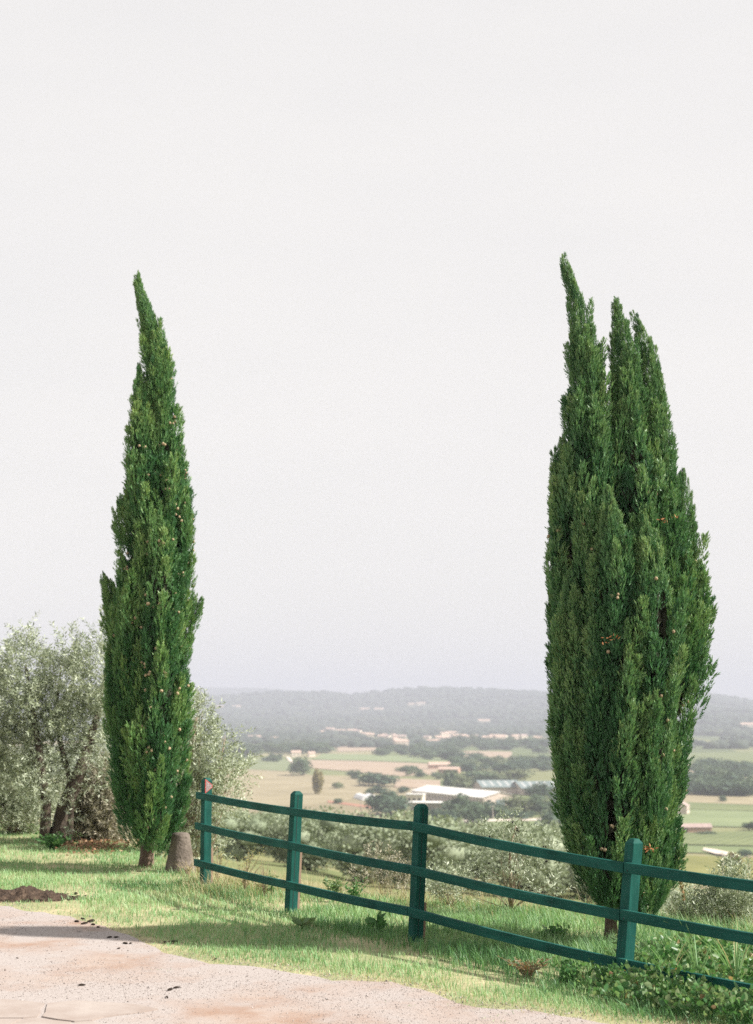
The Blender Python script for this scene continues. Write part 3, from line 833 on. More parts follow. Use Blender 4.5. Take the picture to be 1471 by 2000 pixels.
YR = 11.6
R_LOBES = [
 ([(505, 1101, 1104), (550, 1108, 1126), (600, 1117, 1146), (700, 1114, 1170), (800, 1109, 1184), (900, 1100, 1190), (1000, 1088, 1196), (1200, 1078, 1215), (1400, 1092, 1215), (1600, 1102, 1210), (1690, 1118, 1205), (1735, 1140, 1190)], -.05),
 ([(858, 1096, 1104), (890, 1082, 1125), (950, 1078, 1145), (1000, 1076, 1152), (1100, 1072, 1155), (1200, 1074, 1155), (1300, 1080, 1152), (1400, 1086, 1150), (1500, 1100, 1140)], .1),
 ([(590, 1203, 1206), (650, 1200, 1230), (700, 1199, 1243), (800, 1195, 1256), (900, 1182, 1275), (1000, 1172, 1292), (1200, 1150, 1320), (1400, 1150, 1310), (1600, 1140, 1300), (1700, 1150, 1290), (1775, 1195, 1275)], 0.0),
 ([(618, 1241, 1246), (670, 1249, 1275), (750, 1250, 1294), (850, 1250, 1310), (950, 1242, 1322), (1020, 1240, 1340), (1100, 1240, 1358), (1200, 1240, 1372), (1300, 1240, 1370), (1400, 1240, 1355), (1500, 1230, 1335), (1600, 1220, 1326), (1700, 1212, 1314), (1775, 1235, 1292)], .12),
 ([(930, 1328, 1338), (980, 1318, 1350), (1100, 1300, 1364), (1200, 1290, 1376), (1300, 1290, 1370)], .1),
 ([(955, 1186, 1192), (1020, 1172, 1215), (1100, 1160, 1240), (1200, 1155, 1250), (1350, 1150, 1250), (1500, 1140, 1250), (1600, 1135, 1240), (1700, 1140, 1230), (1760, 1160, 1210)], -.36),
 ([(1010, 1255, 1262), (1080, 1235, 1290), (1200, 1225, 1320), (1350, 1225, 1325), (1500, 1220, 1310), (1620, 1225, 1300), (1720, 1235, 1295), (1770, 1250, 1280)], -.34),
 ([(1120, 1110, 1118), (1180, 1090, 1145), (1300, 1088, 1170), (1450, 1095, 1180), (1600, 1105, 1180), (1700, 1125, 1175)], -.22),
 ([(900, 1215, 1235), (960, 1180, 1275), (1050, 1140, 1300), (1200, 1120, 1330), (1500, 1130, 1310), (1750, 1170, 1280)], .34),
]
bR = gr(1196, 1846)
CY_R = cypress('cypress_tree', 'broad dark cypress with three pointed tops behind the near fence post', bR, R_LOBES, YR, M['cypress'], 61,
        ([bR + [0.01, 0, -.1], bR + [0, .02, .04], bR + [0, .05, .15], bR + [.02, .1, .5], at(1215, 1400, YR), at(1222, 1150, YR), at(1225, 1000, YR)], [.075, .06, .05, .05, .05, .03, .01]), 7, inset=.036)

def dead_sprig(root_, u, v, Y, n=34):
    c = at(u, v, Y)
    T = c + np.stack([RNG.uniform(-.07, .07, n), RNG.uniform(-.03, .02, n), RNG.normal(size=n) * .012], 1)
    V, Fc = inst(LEAF_SPRIG[0], LEAF_SPRIG[1], frames(RNG.normal(size=(n, 3)) * [1, .4, .5], RNG.uniform(0, 6, n)), T, RNG.uniform(.02, .04, n))
    o = obj('dead_sprig', mesh_data('dead_sprig', V - np.array(root_.location), Fc, M['rust']), root_); o['label'] = 'rust-coloured dead sprig'; o['kind'] = 'stuff'
LEAF_SPRIG = proto_leaf(.16, .2)
M['rust'] = leaf_mat('rusty_dead_sprays', [(0, (.26, .1, .04)), (1, (.48, .22, .1))], .1, .8)
dead_sprig(CY_R, 1262, 1657, YR - .44); dead_sprig(CY_R, 1305, 1015, YR - .2, 14); dead_sprig(CY_R, 1190, 1250, YR - .62, 12)
YL = 17.1
L_LOBES = [
 ([(538, 269, 271), (570, 268, 283), (600, 274, 297), (650, 284, 316), (700, 287, 330), (750, 288, 338), (800, 285, 345), (900, 282, 360), (960, 280, 371), (1020, 275, 379), (1100, 270, 379), (1200, 268, 378), (1300, 260, 373), (1400, 255, 371), (1500, 250, 364), (1580, 250, 354), (1640, 262, 338)], 0),
 ([(718, 271, 274), (750, 267, 285), (800, 259, 300), (850, 254, 310), (900, 250, 315), (960, 246, 320), (1050, 241, 325), (1100, 237, 325), (1200, 222, 325), (1300, 213, 320), (1400, 217, 310), (1500, 224, 310), (1600, 238, 300), (1648, 258, 290)], -.1),
 ([(972, 234, 238), (990, 231, 245), (1030, 234, 252), (1070, 240, 258)], -.1),
 ([(1125, 203, 210), (1150, 206, 228), (1180, 207, 240), (1220, 213, 245), (1270, 222, 240)], .05),
 ([(1165, 377, 383), (1185, 370, 385), (1215, 362, 380)], 0),
 ([(1255, 211, 216), (1300, 210, 235), (1360, 213, 245), (1450, 220, 255)], -.2),
 ([(1000, 300, 306), (1060, 285, 335), (1150, 275, 350), (1300, 268, 355), (1450, 262, 350), (1580, 262, 335), (1640, 270, 320)], -.3),
 ([(900, 280, 300), (1000, 265, 330), (1300, 250, 345), (1550, 255, 335)], .28),
]
bL = gr(286, 1693)
cypress('cypress_tree', 'tall narrow cypress spire beside the stone bollard at the fence end', bL, L_LOBES, YL, M['cypress_soft'], 52,
        ([bL + [0.02, 0, -.1], bL + [0, 0, .03], bL + [0, .02, .12], bL + [0, .1, .5], at(300, 1400, YL), at(305, 1150, YL), at(308, 1000, YL)], [.115, .095, .08, .08, .06, .04, .01]), 9, (.36, .75), .074)

# ------------------------------------------------------------------ olives and shrubs near the fence
def twig_proto(seed, n=15, lw=.13):
    """leafy shoot one unit long with narrow leaves in pairs"""
    r = np.random.default_rng(seed)
    LV, LF = proto_leaf(lw, .25)
    ts = np.linspace(.12, 1, n)
    P = np.stack([np.sin(ts * 2 + seed) * .05, np.cos(ts * 1.7) * .04, ts], 1)
    ph = np.arange(n) * 2.4 + r.uniform(0, .6, n)
    D = np.stack([np.cos(ph), np.sin(ph), r.uniform(.4, 1.3, n)], 1)
    return inst(LV, LF, frames(D, r.uniform(0, 6, n)), P, r.uniform(.17, .27, n))
TWIGS = [twig_proto(i) for i in range(5)]

def foliage(clumps, n, size, up=.6, protos=TWIGS, shell=.55):
    """clumps: (centre, radii, weight) ellipsoids; shoots point outwards and up"""
    w = np.array([c[2] for c in clumps], float); w /= w.sum()
    parts = []
    ci = RNG.choice(len(clumps), n, p=w)
    C = np.array([c[0] for c in clumps])[ci]; R = np.array([np.ones(3) * c[1] for c in clumps])[ci]
    d = rdir(n); rad = RNG.uniform(0, 1, n) ** (1 / 3) * (1 - shell) + shell * RNG.uniform(.75, 1.05, n)
    P = C + d * R * rad[:, None]
    D = d * .8 + np.array([0, 0, up]) + RNG.normal(size=(n, 3)) * .45
    Mx = frames(D, RNG.uniform(0, 6.28, n)); S = RNG.uniform(*size, n)
    k = RNG.integers(0, len(protos), n)
    for i in range(len(protos)):
        q = k == i
        if q.any(): parts.append(inst(protos[i][0], protos[i][1], Mx[q], P[q], S[q]))
    return join(parts)

def px_clump(u, v, Y, ru, rv=None, rd=None, w=None):
    c = at(u, v, Y); k = Y / F
    rv = ru if rv is None else rv
    rd = ru if rd is None else rd
    return (c, np.array([ru * k, rd * k, rv * k]), w if w is not None else ru * rv)

def limb(mb, px, Y, r0, r1, n=7, jit=.25):
    P = [at(u, v, Y + dy) for (u, v, dy) in px]
    rad = np.linspace(r0, r1, len(P))
    mb.tube(P, list(rad), n, jit)

# main olive with visible trunks, left
YA = 20.3
bA = gr(100, 1642)
tA = thing('olive_tree', 'silvery olive tree with dark forked trunks at the left edge', 'olive tree', bA)
mb = MB()
limb(mb, [(88, 1652, 0), (89, 1620, 0), (90, 1570, 0), (84, 1520, 0), (78, 1470, 0), (70, 1420, .2), (60, 1360, .3), (50, 1300, .4)], YA, .085, .02, 10)
limb(mb, [(112, 1652, 0), (118, 1615, .1), (128, 1570, .1), (142, 1540, .1), (158, 1500, .1), (168, 1470, .1), (180, 1430, .2), (190, 1400, .4)], YA, .14, .04, 12)
limb(mb, [(134, 1650, -.1), (138, 1600, -.1), (140, 1560, 0)], YA, .05, .03, 8)
limb(mb, [(190, 1400, .4), (200, 1350, .6), (205, 1310, .7)], YA, .035, .012)
limb(mb, [(84, 1520, 0), (60, 1470, .3), (30, 1430, .5)], YA, .04, .015)
limb(mb, [(142, 1540, .1), (120, 1460, .3), (110, 1380, .5), (120, 1300, .6)], YA, .05, .012)
mb.F = mb.F; V = np.array(mb.V) - bA
obj('trunk', mesh_data('trunk', V, mb.F, M['olive_bark'], True), tA)
CL = [px_clump(50, 1300, YA + .3, 42, 60), px_clump(20, 1360, YA + .3, 45, 55), px_clump(80, 1370, YA + .2, 50, 50), px_clump(130, 1330, YA + .4, 45, 60),
      px_clump(185, 1300, YA + .2, 40, 60), px_clump(150, 1400, YA + .4, 45, 45), px_clump(200, 1380, YA + .4, 30, 60), px_clump(105, 1440, YA + .3, 50, 45),
      px_clump(40, 1470, YA + .4, 50, 60), px_clump(112, 1510, YA + .1, 30, 45, w=700), px_clump(120, 1575, YA - .4, 16, 28, w=220), px_clump(75, 1530, YA - .3, 18, 45, w=500),
      px_clump(-40, 1400, YA + .4, 60, 110), px_clump(45, 1240, YA + .3, 14, 35, w=180), px_clump(130, 1255, YA + .4, 18, 35, w=250), px_clump(200, 1235, YA + .3, 20, 40, w=250),
      px_clump(20, 1270, YA + .3, 14, 30, w=150), px_clump(205, 1460, YA - .3, 22, 35, w=400), px_clump(185, 1500, YA - .2, 28, 22, w=300)]
CL = [(c - np.array([0, 0, .14]), r_, w_) for c, r_, w_ in CL]
V, Fc = foliage(CL, 3500, (.18, .32))
obj('crown', mesh_data('crown', V - bA, Fc, M['olive']), tA)

def bush(name, label, cat, base, clumps, n, size, mat, stems=14, stem_r=.008, group=None, up=.6, protos=TWIGS, shell=.55, fruit=0, part='foliage', trunk=None):
    root = thing(name, label, cat, base, group=group)
    b = np.array(base, float)
    mb = MB()
    for i in range(stems):
        c = random.choice(clumps); e = c[0] + c[1] * np.array([random.uniform(-.7, .7) for _ in range(3)])
        m_ = b * .5 + e * .5 + np.array([random.uniform(-.08, .08), random.uniform(-.08, .08), random.uniform(0, .1)])
        mb.tube([b - [0, 0, .03] - b, b * .78 + m_ * .22 - b, m_ - b, e - b], [stem_r, stem_r * .85, stem_r * .6, stem_r * .25], 5)
    if trunk is not None: mb.tube([np.array(p) - b for p in trunk[0]], trunk[1], 8, .2)
    if mb.V: mb.build('stem', M['twig'], root, smooth=True)
    V, Fc = foliage(clumps, n, size, up, protos, shell)
    obj(part, mesh_data(part, V - b, Fc, mat), root)
    if fruit:
        fm = MB().tube([(0, 0, -1.2), (0, 0, -.9), (0, 0, 0), (0, 0, .9), (0, 0, 1.2)], [.1, .7, 1, .7, .1], 7).data('fruit', M['fruit'], True)
        for i in range(fruit):
            c = clumps[random.randrange(len(clumps))]; d = rdir(1)[0]
            f = obj('fruit', fm, root, c[0] + d * c[1] * .95 - b); s = random.uniform(.007, .009); f.scale = (s, s, s)
    return root

# olive showing right of the left cypress
YB = 19.4
bB = np.array([at(370, 1690, YB)[0], YB, float(terrain(at(370, 1690, YB)[0], YB))])
bush('olive_tree', 'silvery olive tree half hidden behind the narrow cypress and end post', 'olive tree', bB,
     [px_clump(370, 1420, YB, 34, 60), px_clump(400, 1480, YB, 38, 55), px_clump(438, 1525, YB, 34, 26), px_clump(420, 1560, YB, 45, 40), px_clump(380, 1590, YB, 45, 60),
      px_clump(462, 1505, YB, 22, 16, w=350), px_clump(400, 1645, YB, 35, 35, w=700), px_clump(330, 1500, YB, 50, 120), px_clump(395, 1390, YB, 10, 30, w=150), px_clump(440, 1440, YB, 18, 14, w=150), px_clump(340, 1640, YB, 40, 50)],
     1600, (.18, .3), M['olive'], 26, .014, part='crown', trunk=([bB - [0, 0, .2], at(372, 1640, YB), at(365, 1560, YB), at(370, 1480, YB), at(385, 1400, YB)], [.11, .09, .07, .04, .015]))
# dry twiggy shrub between olive and cypress; leafy bush at the far left
YC = 20.8
bC = gr(195, 1668); bC[1] = YC; bC[0] = at(195, 1668, YC)[0]; bC[2] = 0
bush('shrub', 'dry grey twiggy shrub between the forked olive and the narrow cypress', 'shrub', bC,
     [px_clump(190, 1590, YC, 34, 50), px_clump(165, 1620, YC, 25, 35), px_clump(215, 1620, YC, 26, 40), px_clump(200, 1530, YC, 26, 30)], 1500, (.16, .3), M['shrub_dry'], 50, .006)
YD = 22.0
bD = gr(25, 1622); bD[1] = YD; bD[0] = at(25, 1622, YD)[0]; bD[2] = 0
bush('shrub', 'dense grey-green bush at the left edge behind the olive trunks', 'shrub', bD,
     [px_clump(20, 1545, YD, 52, 50), px_clump(-40, 1530, YD, 60, 60), px_clump(60, 1570, YD, 35, 38), px_clump(20, 1600, YD, 50, 20), px_clump(140, 1570, YD + .6, 40, 40)], 2600, (.16, .28), M['olive'], 40, .008)
# young olive behind the fence
YY = 13.3
bY = gr(998, 1778)
bush('olive_sapling', 'young olive sapling with dark fruit behind the middle of the fence', 'sapling', bY,
     [px_clump(985, 1640, YY, 40, 24), px_clump(1000, 1625, YY, 14, 20, w=150), px_clump(960, 1680, YY, 32, 30), px_clump(1000, 1660, YY, 30, 25), px_clump(945, 1700, YY, 18, 20, w=250), px_clump(1050, 1650, YY, 26, 8, w=150),
      px_clump(1030, 1700, YY, 30, 22, w=350), px_clump(1000, 1740, YY, 45, 22, w=500), px_clump(1070, 1735, YY, 22, 20, w=260), px_clump(1012, 1610, YY, 5, 12, w=30), px_clump(905, 1735, YY, 22, 10, w=180), px_clump(1065, 1665, YY, 10, 18, w=80)],
     190, (.12, .2), M['olive'], 26, .0045, fruit=34, trunk=([bY - [0, 0, .05], at(999, 1735, YY), at(995, 1690, YY), at(998, 1650, YY), at(1008, 1612, YY)], [.02, .017, .014, .009, .004]), protos=[twig_proto(i, 15, .12) for i in range(20, 24)])
for (u0, v0, YQ, cls, n, lab) in [
    (880, 1765, 13.9, [(870, 1735, 34, 18), (835, 1745, 22, 16), (915, 1748, 22, 14)], 130, 'low silvery olive sucker left of the olive sapling behind the fence'),
    (748, 1745, 14.7, [(740, 1700, 34, 26), (772, 1715, 28, 26), (700, 1725, 22, 18), (790, 1735, 26, 22)], 120, 'pale twiggy olive bush between the second and third fence posts'),
    (1430, 1820, 12.6, [(1432, 1755, 34, 42), (1400, 1785, 24, 30), (1460, 1790, 24, 30), (1365, 1790, 24, 18)], 420, 'pale bushy olive shoots behind the right end of the fence'),
    (1352, 1815, 12.9, [(1350, 1775, 14, 30), (1340, 1795, 22, 16)], 90, 'thin upright olive shoots right of the broad cypress')]:
    x0 = at(u0, v0, YQ)[0]; b0 = np.array([x0, YQ, float(terrain(x0, YQ))])
    bush('olive_shoots', lab, 'shrub', b0, [px_clump(a, b, YQ, c, d) for a, b, c, d in cls], n, (.12, .22), M['olive'] if u0 != 748 else M['shrub_dry'], 16, .004, up=1.1)

# ------------------------------------------------------------------ grass and weeds
def blade_mesh(x, y, z, h, w, lean):
    """three-vertex bent blades: two quads' worth in one quad plus tip, stored as quads"""
    n = len(x)
    ph = RNG.uniform(0, 6.283, n); ln = lean * RNG.uniform(.2, 1, n)
    bd = np.stack([np.cos(ph), np.sin(ph)], 1)
    sd = np.stack([-np.sin(ph + RNG.normal(size=n) * .5), np.cos(ph)], 1)
    B = np.stack([x, y], 1)
    W_ = sd * (w / 2)[:, None]
    mid = B + bd * (h * ln * .35)[:, None]; tip = B + bd * (h * ln)[:, None]
    hz = h * np.sqrt(np.clip(1 - (ln * .6) ** 2, .2, 1))
    V = np.empty((n, 5, 3))
    V[:, 0, :2] = B - W_; V[:, 1, :2] = B + W_; V[:, 0, 2] = V[:, 1, 2] = z - .01
    V[:, 2, :2] = mid + W_ * .8; V[:, 3, :2] = mid - W_ * .8; V[:, 2, 2] = V[:, 3, 2] = z + hz * .6
    V[:, 4, :2] = tip; V[:, 4, 2] = z + hz
    i = np.arange(n)[:, None] * 5
    T = np.concatenate([i + [[0, 1, 2]], i + [[0, 2, 3]], i + [[3, 2, 4]]], 1).reshape(-1, 3)
    return V.reshape(-1, 3), T

FX = np.array([p[0] for p in [at(*b, Y) for (b, t), Y in zip(POST_PX, POST_Y)]] + [3.12, 5.9])
FY = np.array(POST_Y + [8.3, 4.7])
def fence_gap(x, y):
    """distance in front (-) or behind (+) the fence line, metres in y"""
    return y - np.interp(x, FX, FY)

def sample_strip(n, ymin=6.5, ymax=30):
    y = RNG.uniform(0, 1, n) ** 1.0 * (ymax - ymin) + ymin
    y = ymin * (ymax / ymin) ** RNG.uniform(0, 1, n)
    x = RNG.uniform(-.31, .34, n) * y
    return x, y

def build_grass():
    # mown verge
    x, y = sample_strip(430000)
    e = road_y(x) + (fbm(x * 2.2, x * 0, 21) - .5) * .42 + (fbm(x * 9, x * 0, 22) - .5) * .22
    stray = (y > e - .7) & (fbm(x * 2.6, y * 3.4, 65) > .62) & (RNG.uniform(size=len(x)) < .45)
    k = ((y > e - .1 + np.abs(RNG.normal(size=len(x))) * .16) | stray) & (y < edge_y(x) + .8)
    den = fbm(x * 1.6, y * 1.6, 61)
    rim = np.clip((y - e) / .5, 0, 1)
    k &= RNG.uniform(size=len(x)) < np.clip((den - .24) * 3.2, .12, 1) * (.35 + .65 * rim)
    x, y, rim = x[k], y[k], rim[k]; n = len(x)
    h = (.02 + .04 * fbm(x * .9, y * .9, 62)) * RNG.uniform(.6, 1.5, n) * (.3 + .7 * rim)
    w = RNG.uniform(.003, .006, n) * np.clip(y / 12, .8, 1.8)
    V, T = blade_mesh(x, y, terrain(x, y), h, w, .9)
    o = obj('lawn_grass', mesh_data('lawn_grass', V, T, M['grass']))
    tag(o, 'short sunlit grass between the road and the fence', 'grass', kind='stuff')
    # tall lush grass along and behind the fence
    x, y = sample_strip(360000, 7.2, 24)
    g = fence_gap(x, y)
    right = np.clip((x - .2) / 1.6, 0, 1)
    k = (y < edge_y(x) + 1.4) & (x > -2.6)
    p = np.where(g > -.15, .55, np.exp(-((g + .15) / (.32 + .75 * right)) ** 2)) * np.clip((fbm(x * 2.2, y * 2.2, 71) - .28) * 3, .08, 1)
    k &= (RNG.uniform(size=len(x)) < p) & (y > road_y(x) + .18)
    x, y, g = x[k], y[k], g[k]; n = len(x)
    h = (.04 + .16 * fbm(x * 1.3, y * 1.3, 72) ** 1.5) * RNG.uniform(.55, 1.35, n) * (.8 + .5 * np.clip((x - .2) / 1.6, 0, 1))
    w = RNG.uniform(.0035, .007, n)
    V, T = blade_mesh(x, y, terrain(x, y), h, w, 1.0)
    sel = g > .15
    o = obj('tall_grass', mesh_data('tall_grass', V, T, M['grass_dark']))
    tag(o, 'long lush grass growing along the foot of the fence', 'grass', kind='stuff')
    o.data.materials.append(M['grass'])
    mi = np.repeat(np.where(sel & (RNG.uniform(size=n) < .75), 1, 0), 3).astype(np.int32)
    o.data.polygons.foreach_set('material_index', mi)
    # straw-coloured grass near the fence end and on the rim
    x, y = sample_strip(170000, 8, 24)
    c1 = gr(480, 1735); c2 = gr(1290, 1800)
    g = fence_gap(x, y)
    p = np.exp(-((x - c1[0]) / .75) ** 2 - ((y - c1[1]) / 1.1) ** 2) * .8 + np.exp(-((y - edge_y(x)) / .5) ** 2) * .3 * (x > -2.5) + .025 + .16 * np.clip((fbm(x * .8, y * .8, 73) - .5) * 6, 0, 1) + .22 * np.exp(-((y - road_y(x) - .2) / .22) ** 2)
    k = (RNG.uniform(size=len(x)) < p) & (y > road_y(x)) & (y < edge_y(x) + 1.2)
    x, y = x[k], y[k]; n = len(x)
    tall = np.exp(-((x - c1[0]) / .75) ** 2 - ((y - c1[1]) / 1.1) ** 2) + np.exp(-((y - edge_y(x)) / .5) ** 2)
    h = (.035 + .2 * np.clip(tall, 0, 1)) * RNG.uniform(.4, 1.2, n)
    V, T = blade_mesh(x, y, terrain(x, y), h, RNG.uniform(.0025, .0045, n), 1.1)
    o = obj('dry_grass', mesh_data('dry_grass', V, T, M['grass_dry']))
    tag(o, 'straw-coloured dry grass around the fence end and bank rim', 'grass', kind='stuff')
build_grass()

LEAF_OVAL = (np.array([(0, 0, 0), (.2, .05, .22), (.27, .07, .5), (.15, .03, .8), (0, 0, 1), (-.15, .03, .8), (-.27, .07, .5), (-.2, .05, .22), (0, -.02, .5)]),
             np.array([[0, 1, 2, 8], [8, 2, 3, 4], [8, 4, 5, 6], [0, 8, 6, 7]]))
def rosette(seed, n, L, arch):
    r = np.random.default_rng(seed); parts = []
    ph = np.arange(n) * 2.4 + r.uniform(0, .5, n)
    D = np.stack([np.cos(ph), np.sin(ph), r.uniform(.35, 1.2, n) * arch], 1)
    return inst(LEAF_OVAL[0], LEAF_OVAL[1], frames(D, np.full(n, math.pi / 2) + r.normal(size=n) * .4), np.zeros((n, 3)), r.uniform(.7, 1.1, n) * L)

def leafy_weed(name, label, cat, u, v, h, spread, stems, per, leaf, mat, width=.5, group=None, flower=False):
    b = gr(u, v); b[2] = float(terrain(b[0], b[1]))
    root = thing(name, label, cat, b, group=group)
    mb = MB(); P, D, S = [], [], []
    tips = []
    for i in range(stems):
        a = random.uniform(0, 6.283); q = random.uniform(.2, 1) * spread
        top = np.array([math.cos(a) * q, math.sin(a) * q, h * random.uniform(.6, 1.0)])
        md = top * [.35, .35, .55]
        mb.tube([(0, 0, -.02), md, top], [.003, .0025, .0012], 4)
        tips.append(top)
        for j in range(per):
            t = .15 + .85 * (j + random.random()) / per
            p = md * (t * 2) if t < .5 else md + (top - md) * (t * 2 - 1)
            ph = j * 2.4 + random.random()
            P.append(p); D.append((math.cos(ph), math.sin(ph), random.uniform(.1, .9))); S.append(leaf * random.uniform(.6, 1.1) * (1.15 - .55 * t))
    mb.build('stem', M['twig'] if mat in (M['weed_red'], M['grass_dry']) else M['weed'], root)
    n = len(P); Sx = np.array(S)
    V, Fc = inst(LEAF_OVAL[0], LEAF_OVAL[1], frames(np.array(D), RNG.normal(size=n) * .5 + 1.57), np.array(P), np.stack([Sx * width * 2, Sx, Sx], 1))
    obj('foliage', mesh_data('foliage', V, Fc, mat), root)
    if flower:
        n = stems * 14
        k = RNG.integers(0, len(tips), n); T = np.array(tips)[k] + RNG.normal(size=(n, 3)) * [.02, .02, .03]
        V, Fc = inst(LEAF_OVAL[0], LEAF_OVAL[1], frames(rdir(n), RNG.uniform(0, 6, n)), T, RNG.uniform(.007, .013, n))
        obj('flower', mesh_data('flower', V, Fc, M['flower']), root)['kind'] = 'stuff'
    return root

WEEDS = [
 ('mugwort', 'feathery green weed growing against the near fence post', 1228, 1915, .32, .14, 9, 16, .075, M['weed_pale'], .32, False),
 ('mugwort', 'upright green weed just right of the second fence post', 650, 1762, .24, .16, 9, 14, .07, M['weed_pale'], .35, False),
 ('mugwort', 'single upright green weed under the lowest rail left of the second post', 530, 1752, .3, .07, 5, 12, .06, M['weed_pale'], .35, False),
 ('mugwort', 'bushy green weed standing in the grass left of the third post', 690, 1775, .28, .2, 10, 14, .06, M['weed'], .4, False),
 ('dry_weed', 'dry yellow-flowered weed tangled in the rails by the end post', 425, 1722, .36, .15, 12, 8, .04, M['grass_dry'], .25, True),
 ('dry_weed', 'dry yellow-flowered weed midway between end post and second post', 478, 1742, .4, .22, 16, 8, .04, M['grass_dry'], .25, True),
 ('dry_weed', 'dry brownish weed left of the second fence post', 515, 1752, .34, .18, 12, 8, .04, M['grass_dry'], .25, False),
 ('dry_weed', 'dry pale weed in front of the stone bollard', 368, 1712, .16, .14, 12, 8, .035, M['grass_dry'], .25, False),
 ('dock_plant', 'broad-leaved dock rosette in shade below the second fence post', 590, 1815, .1, .08, 5, 3, .13, M['weed_pale'], .45, False),
 ('dock_plant', 'broad dark dock leaves in shade left of the third fence post', 735, 1822, .16, .16, 8, 4, .12, M['weed'], .5, False),
 ('dock_plant', 'broad dark weed leaves behind the fence near the broad cypress', 1075, 1842, .14, .18, 8, 5, .1, M['weed'], .5, False),
 ('low_shrub', 'small reddish-leaved shrub in the grass below the fence rails', 1030, 1910, .13, .26, 22, 12, .035, M['weed_red'], .5, False),
 ('low_shrub', 'dark green low shrub right of the reddish shrub', 1105, 1925, .16, .2, 12, 12, .055, M['weed'], .5, False),
 ('low_shrub', 'dark green weed at the left side of the near fence post foot', 1190, 1930, .18, .16, 12, 12, .055, M['weed'], .5, False),
 ('ivy_plant', 'green ivy-like leaves at the foot of the forked olive trunks', 105, 1662, .24, .34, 22, 10, .075, M['weed'], .6, False),
 ('low_shrub', 'green sprig at the foot of the stone bollard', 342, 1702, .2, .1, 7, 8, .05, M['weed_pale'], .45, False),
]
for nm, lab, u, v, h, sp, st, per, lf, mt, wd, fl in WEEDS:
    leafy_weed(nm, lab, 'weed' if 'shrub' not in nm else 'shrub', u, v, h, sp, st, per, lf, mt, wd, flower=fl)

# broad-leaved ground cover at the lower right
def ground_cover():
    N = 11000
    u = RNG.uniform(1120, 1700, N); v = RNG.uniform(1878, 2040, N)
    lim = np.interp(u, [1120, 1200, 1300, 1471, 1700], [1952, 1968, 1985, 2025, 2060])
    k = (v < lim) & (RNG.uniform(size=N) < np.clip((u - 1120) / 120, .1, 1)); u, v = u[k], v[k]
    P = np.array([gr(a, b) for a, b in zip(u, v)])
    N = len(P)
    hz = .05 + .24 * fbm(P[:, 0] * 2.6, P[:, 1] * 2.6, 81) * np.clip((u - 1130) / 150, .25, 1)
    P[:, 2] = RNG.uniform(.15, 1, N) * hz
    D = np.stack([RNG.normal(size=N), RNG.normal(size=N) - .3, RNG.uniform(.1, 1.1, N)], 1)
    s = RNG.uniform(.022, .06, N)
    V, Fc = inst(LEAF_OVAL[0], LEAF_OVAL[1], frames(D, RNG.normal(size=N) * .6 + 1.57), P, np.stack([s * RNG.uniform(.8, 1.5, N), s, s], 1))
    o = obj('ground_cover', mesh_data('ground_cover', V, Fc, M['weed']))
    tag(o, 'tangle of broad-leaved green weeds in the lower right corner', 'weeds', kind='stuff')
    n = len(Fc) // 4
    o.data.materials.append(M['weed_pale']); o.data.materials.append(M['weed_red'])
    r = RNG.uniform(size=n)
    o.data.polygons.foreach_set('material_index', np.repeat(np.where(r < .4, 1, np.where(r > .975, 2, 0)), 4).astype(np.int32))
ground_cover()

# tall reed-like grasses at the right, in front of the fence
def reed(label, u, v, blades, hgt, seed_head=False, pale=False):
    r = random.Random(u)
    b = gr(u, v); b[2] = 0
    root = thing('reed_grass', label, 'tall grass', b)
    for i in range(blades):
        a = r.uniform(0, 6.283); L = hgt * r.uniform(.6, 1.05); bend = r.uniform(.25, .8)
        dx = np.array([math.cos(a), math.sin(a) * .6, 0])
        V, Fc = [], []
        sd = np.array([-math.sin(a), math.cos(a), 0]) * .5 + np.array([.6, 0, 0]); sd /= np.linalg.norm(sd)
        for k in range(8):
            t = k / 7
            p = dx * L * bend * t ** 1.8 + np.array([0, 0, L * (t - .35 * bend * t ** 2.5)])
            w = .006 * (1 - t ** 1.5) + .0005
            V += [p - sd * w, p + [0, 0, -.002], p + sd * w]
        for k in range(7):
            for q in range(2):
                Fc.append((k * 3 + q, k * 3 + q + 1, k * 3 + q + 4, k * 3 + q + 3))
        obj('blade', mesh_data('blade', V, Fc, M['grass_dry'] if (pale and i % 4 == 0) else M['grass']), root)
    if seed_head:
        top = at(1338, 1738, b[1]) - b
        MB().tube([(0, 0, 0), top * [.5, 1, .55], top], [.003, .0025, .002], 5).build('stem', M['weed_pale'], root)
        n = 46; T = top + np.stack([np.linspace(.0, -.03, n), np.zeros(n), np.linspace(-.07, .06, n)], 1) + RNG.normal(size=(n, 3)) * .006
        V, Fc = inst(LEAF_OVAL[0], LEAF_OVAL[1], frames(RNG.normal(size=(n, 3)) * .3 + [-.3, 0, 1], RNG.uniform(0, 6, n)), T, RNG.uniform(.014, .026, n))
        h = obj('seed_head', mesh_data('seed_head', V, Fc, M['weed_red']), root); h['label'] = 'reddish seed head'
reed('tall reed grass with a reddish seed head rising in front of the rails', 1365, 1945, 9, .62, True)
reed('long bent grass blades at the right edge in front of the fence', 1440, 1950, 16, .62, False, True)
reed('pale bent grass stalks right of the near fence post', 1310, 1935, 6, .5, False, True)
reed('short tuft of broad grass in shade left of the second fence post', 480, 1832, 14, .2)

